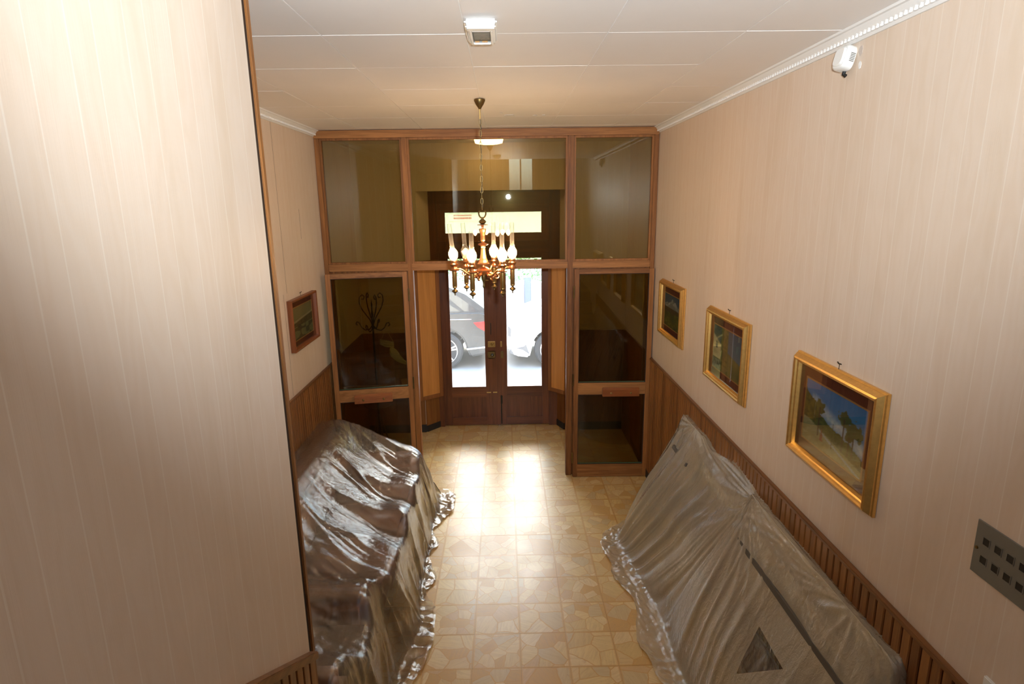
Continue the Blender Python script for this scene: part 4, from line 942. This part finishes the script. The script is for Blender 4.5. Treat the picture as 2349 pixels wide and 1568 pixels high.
# ------------------------------------------------------------------ street
GZ = -.12
struct(B().box(-14, 14, 7.46, 9.3, GZ - .2, GZ).build('pavement', M['street_stone']))
struct(B().box(-14, 14, 9.3, 13.4, GZ - .25, GZ - .0).build('road', M['asphalt']))
struct(B().box(-14, 14, 13.4, 30, GZ - .25, GZ + .03).build('far_pavement', M['street_stone']))
def wheel(t, cx, y, cz, r, rim):
    R_ = Matrix.Rotation(PI / 2, 4, 'X')
    wo = B().lathe([(rim, -.10), (r - .03, -.11), (r, -.08), (r, .08), (r - .03, .11), (rim, .10)], (cx, y, cz), 28, R_).build('tyre', M['rubber'], t, smooth=True)
    b = B().lathe([(rim - .025, .085), (rim, .10), (rim + .004, .11), (rim - .01, .115)], (cx, y, cz), 28, R_, close=False)
    for k in range(5):
        for da in (-.13, .13):
            a = 2 * PI * k / 5 + da + .3
            b.prism([(cx + .05 * math.cos(a) - .014 * math.sin(a), cz + .05 * math.sin(a) + .014 * math.cos(a)), (cx + .05 * math.cos(a) + .014 * math.sin(a), cz + .05 * math.sin(a) - .014 * math.cos(a)), (cx + rim * math.cos(a) + .012 * math.sin(a), cz + rim * math.sin(a) - .012 * math.cos(a)), (cx + rim * math.cos(a) - .012 * math.sin(a), cz + rim * math.sin(a) + .012 * math.cos(a))], y - .112, y - .09, 'y')
    b.lathe([(0, .118), (.05, .112), (.06, .09), (0, .09)], (cx, y, cz), 14, R_)
    b.build('rim', M['alloy'], wo, smooth=False)
def arch(cx, cz, r, x_lo, n=10): return [(cx + r * math.cos(a), cz + r * math.sin(a)) for a in [PI * q / n for q in range(n + 1)]]
def car(name, label, x0, sgn, body, profile, top, glasses, wheels, yc=10.35, wdt=1.82, extras=()):
    """profile in car coords: s = distance from the visible end, z above the street"""
    t = thing(name, label, 'car', (x0 + sgn * 2.3, yc + wdt / 2, GZ))
    fx = lambda pl: [(x0 + sgn * s, z + GZ) for s, z in pl]
    B().prism(fx(profile), yc, yc + wdt, 'y').build('body', body, t, bev=.03, seg=3)
    vs = []; n = len(top)
    for s, z in top: vs.append((x0 + sgn * s, yc + .04 + max(0, z - .95) * .32, z + GZ))
    for s, z in top: vs.append((x0 + sgn * s, yc + wdt - .04 - max(0, z - .95) * .32, z + GZ))
    B().add(vs, [tuple(range(n)), tuple(n + i for i in reversed(range(n)))] + [(i, (i + 1) % n, n + (i + 1) % n, n + i) for i in range(n)]).build('cabin', body, t, bev=.015, seg=2)
    for nm, mat, pl, off in glasses:
        b = B()
        vs = [(x0 + sgn * s, yc + .04 + max(0, z - .95) * .32 - off, z + GZ) for s, z in pl] + [(x0 + sgn * s, yc + .06 + max(0, z - .95) * .32, z + GZ) for s, z in pl]; n = len(pl)
        b.add(vs, [tuple(range(n)), tuple(n + i for i in reversed(range(n)))] + [(i, (i + 1) % n, n + (i + 1) % n, n + i) for i in range(n)]).build(nm, mat, t)
    for nm, mat, pl, off in extras:
        B().prism(fx(pl), yc - off, yc + .25, 'y').build(nm, mat, t, bev=.004, seg=1)
    for s in wheels:
        for yy in (yc + .10, yc + wdt - .10): wheel(t, x0 + sgn * s, yy, GZ + .335, .335, .235)
    return t
suv_prof = [(.02, .45), (.0, .62), (.03, .80), (.10, .98), (.30, 1.04), (3.4, 1.02), (4.25, .92), (4.55, .75), (4.6, .45), (4.5, .25), (4.1, .22)] + [(3.74 + .40 * math.cos(a), .335 + .40 * math.sin(a)) for a in [PI * q / 10 for q in range(11)]] + [(3.2, .22), (1.45, .22)] + [(.95 + .40 * math.cos(a), .335 + .40 * math.sin(a)) for a in [PI * q / 10 for q in range(11)]] + [(.48, .22), (.10, .28)]
suv_top = [(.12, 1.00), (.55, 1.32), (1.1, 1.56), (2.0, 1.64), (2.7, 1.60), (3.5, 1.02)]
car('grey_car', 'dark grey car parked outside, tail light behind the left door glass', -.14, -1, M['car_grey'], suv_prof, suv_top,
    [('quarter_window', M['car_glass'], [(.62, 1.02), (.90, 1.20), (1.35, 1.22), (1.35, 1.02)], .006), ('rear_window', M['car_glass'], [(.28, 1.02), (.78, 1.36), (1.08, 1.50), (1.05, 1.42), (.55, 1.02)], .006), ('door_window', M['car_glass'], [(1.42, 1.03), (1.42, 1.46), (2.1, 1.54), (2.6, 1.50), (3.2, 1.05)], .006),
     ('window_chrome', M['chrome'], [(.58, .995), (.58, 1.015), (3.2, 1.03), (3.2, 1.01)], .010)], (.95, 3.74),
    extras=[('tail_light', M['tail_red'], [(.04, .72), (.05, .88), (.42, .85), (.34, .76), (.20, .68)], .008), ('bumper_strip', M['alloy'], [(.05, .40), (.05, .43), (.55, .38), (.55, .35)], .010), ('sill_cladding', M['car_trim'], [(1.4, .22), (1.4, .34), (3.2, .34), (3.2, .22)], .008), ('shoulder_highlight_trim', M['chrome'], [(.45, .90), (.45, .912), (3.6, .912), (3.6, .90)], .006)])
wh_prof = [(.06, .30), (.0, .45), (.02, .66), (.14, .80), (.60, .96), (1.3, 1.06), (3.6, 1.08), (4.3, 1.0), (4.5, .8), (4.5, .35), (4.35, .22), (3.95, .20)] + [(3.6 + .39 * math.cos(a), .335 + .39 * math.sin(a)) for a in [PI * q / 10 for q in range(11)]] + [(3.1, .20), (1.25, .20)] + [(.83 + .39 * math.cos(a), .335 + .39 * math.sin(a)) for a in [PI * q / 10 for q in range(11)]] + [(.40, .19), (.16, .22)]
wh_top = [(1.25, 1.04), (1.95, 1.42), (2.6, 1.50), (3.4, 1.42), (4.1, 1.06)]
car('white_car', 'white car parked outside, headlight and front wheel behind the right door glass', .03, 1, M['car_white'], wh_prof, wh_top,
    [('door_window', M['car_glass'], [(1.55, 1.08), (2.0, 1.36), (2.6, 1.43), (2.6, 1.08)], .006), ('rear_door_window', M['car_glass'], [(2.68, 1.08), (2.68, 1.43), (3.3, 1.36), (3.7, 1.10)], .006)], (.83, 3.6),
    extras=[('headlight', M['alloy'], [(.12, .62), (.14, .68), (.30, .66), (.50, .72), (.36, .60), (.20, .58)], .008), ('air_intake', M['car_trim'], [(.16, .37), (.30, .40), (.34, .44), (.40, .26), (.28, .34)], .008), ('grille', M['car_trim'], [(.02, .60), (.03, .78), (.08, .72), (.07, .58)], .008), ('side_intake', M['car_trim'], [(.05, .28), (.06, .36), (.10, .30), (.12, .25)], .008)])
gw = thing('garden_wall', 'pale garden wall with a dark gatepost across the street', 'wall', (0, 14.2, GZ))
B().box(-9, 9, 14.0, 14.25, GZ, .90).build('wall_body', M['garden_wall'], gw); B().box(-9, 9, 13.97, 14.28, .90, .95).build('coping', M['street_stone'], gw, bev=.01)
B().box(.47, .63, 13.93, 14.1, GZ, 1.08).build('gatepost', M['post_grey'], gw, bev=.01)
def hedge():
    rs = random.Random(4); b = B()
    for k in range(5200):
        x = rs.uniform(-6, 6); z = rs.uniform(.92, 1.72 + .1 * math.sin(x * 3)); y = 14.42 + rs.uniform(-.08, .5) * (1 if z < 1.6 else 1); s = rs.uniform(.02, .05)
        a = rs.uniform(0, PI); e = rs.uniform(-1, 1); u = Vector((math.cos(a), math.sin(a) * .5, e)).normalized() * s; v = u.orthogonal().normalized() * s * .6
        c = Vector((x, y, z)); b.add([c - u, c + v, c + u, c - v], [(0, 1, 2, 3)])
    o = b.build('hedge', M['leaf_green']); tag(o, 'green clipped hedge growing above the garden wall across the street', 'hedge', kind='stuff')
hedge()
bd = thing('apartment_building', 'pale greenish building across the street behind the hedge', 'building', (0, 20, GZ))
B().box(-12, 12, 20, 24, GZ, 2.62).build('lower_wall', M['facade'], bd); B().box(-12, 12, 19.7, 24, 2.62, 2.78).build('balcony_slab', M['street_stone'], bd); B().box(-12, 12, 20.4, 24, 2.78, 7).build('upper_wall', M['facade'], bd)
for k, x in enumerate((-6, -3.2, 2.6, 5.4)):
    wn_o = B().box(x, x + 1.1, 19.97, 20.02, .5, 2.1).build('window', M['post_grey'], bd); B().box(x + .08, x + 1.02, 19.955, 19.975, .58, 2.02).build('pane', M['car_glass'], wn_o)
sg_ = thing('shop_sign', 'faded sign with two rows of small red letters on the building opposite', 'sign', (-1.25, 19.95, 2.3))
B().box(-1.80, -.80, 19.94, 19.99, 2.24, 2.46).build('sign_board', M['facade'], sg_)
rs_ = random.Random(9)
for row, (z, h, n_) in enumerate(((2.40, .035, 14), (2.30, .055, 11))):
    for k in range(n_):
        x = -1.62 + k * (.6 / n_); wd = .6 / n_ * rs_.uniform(.5, .75)
        B().frame(x, x + wd, z, z + h, wd * .28, 19.925, 19.945).build('red_letter', M['sign_red'], sg_)
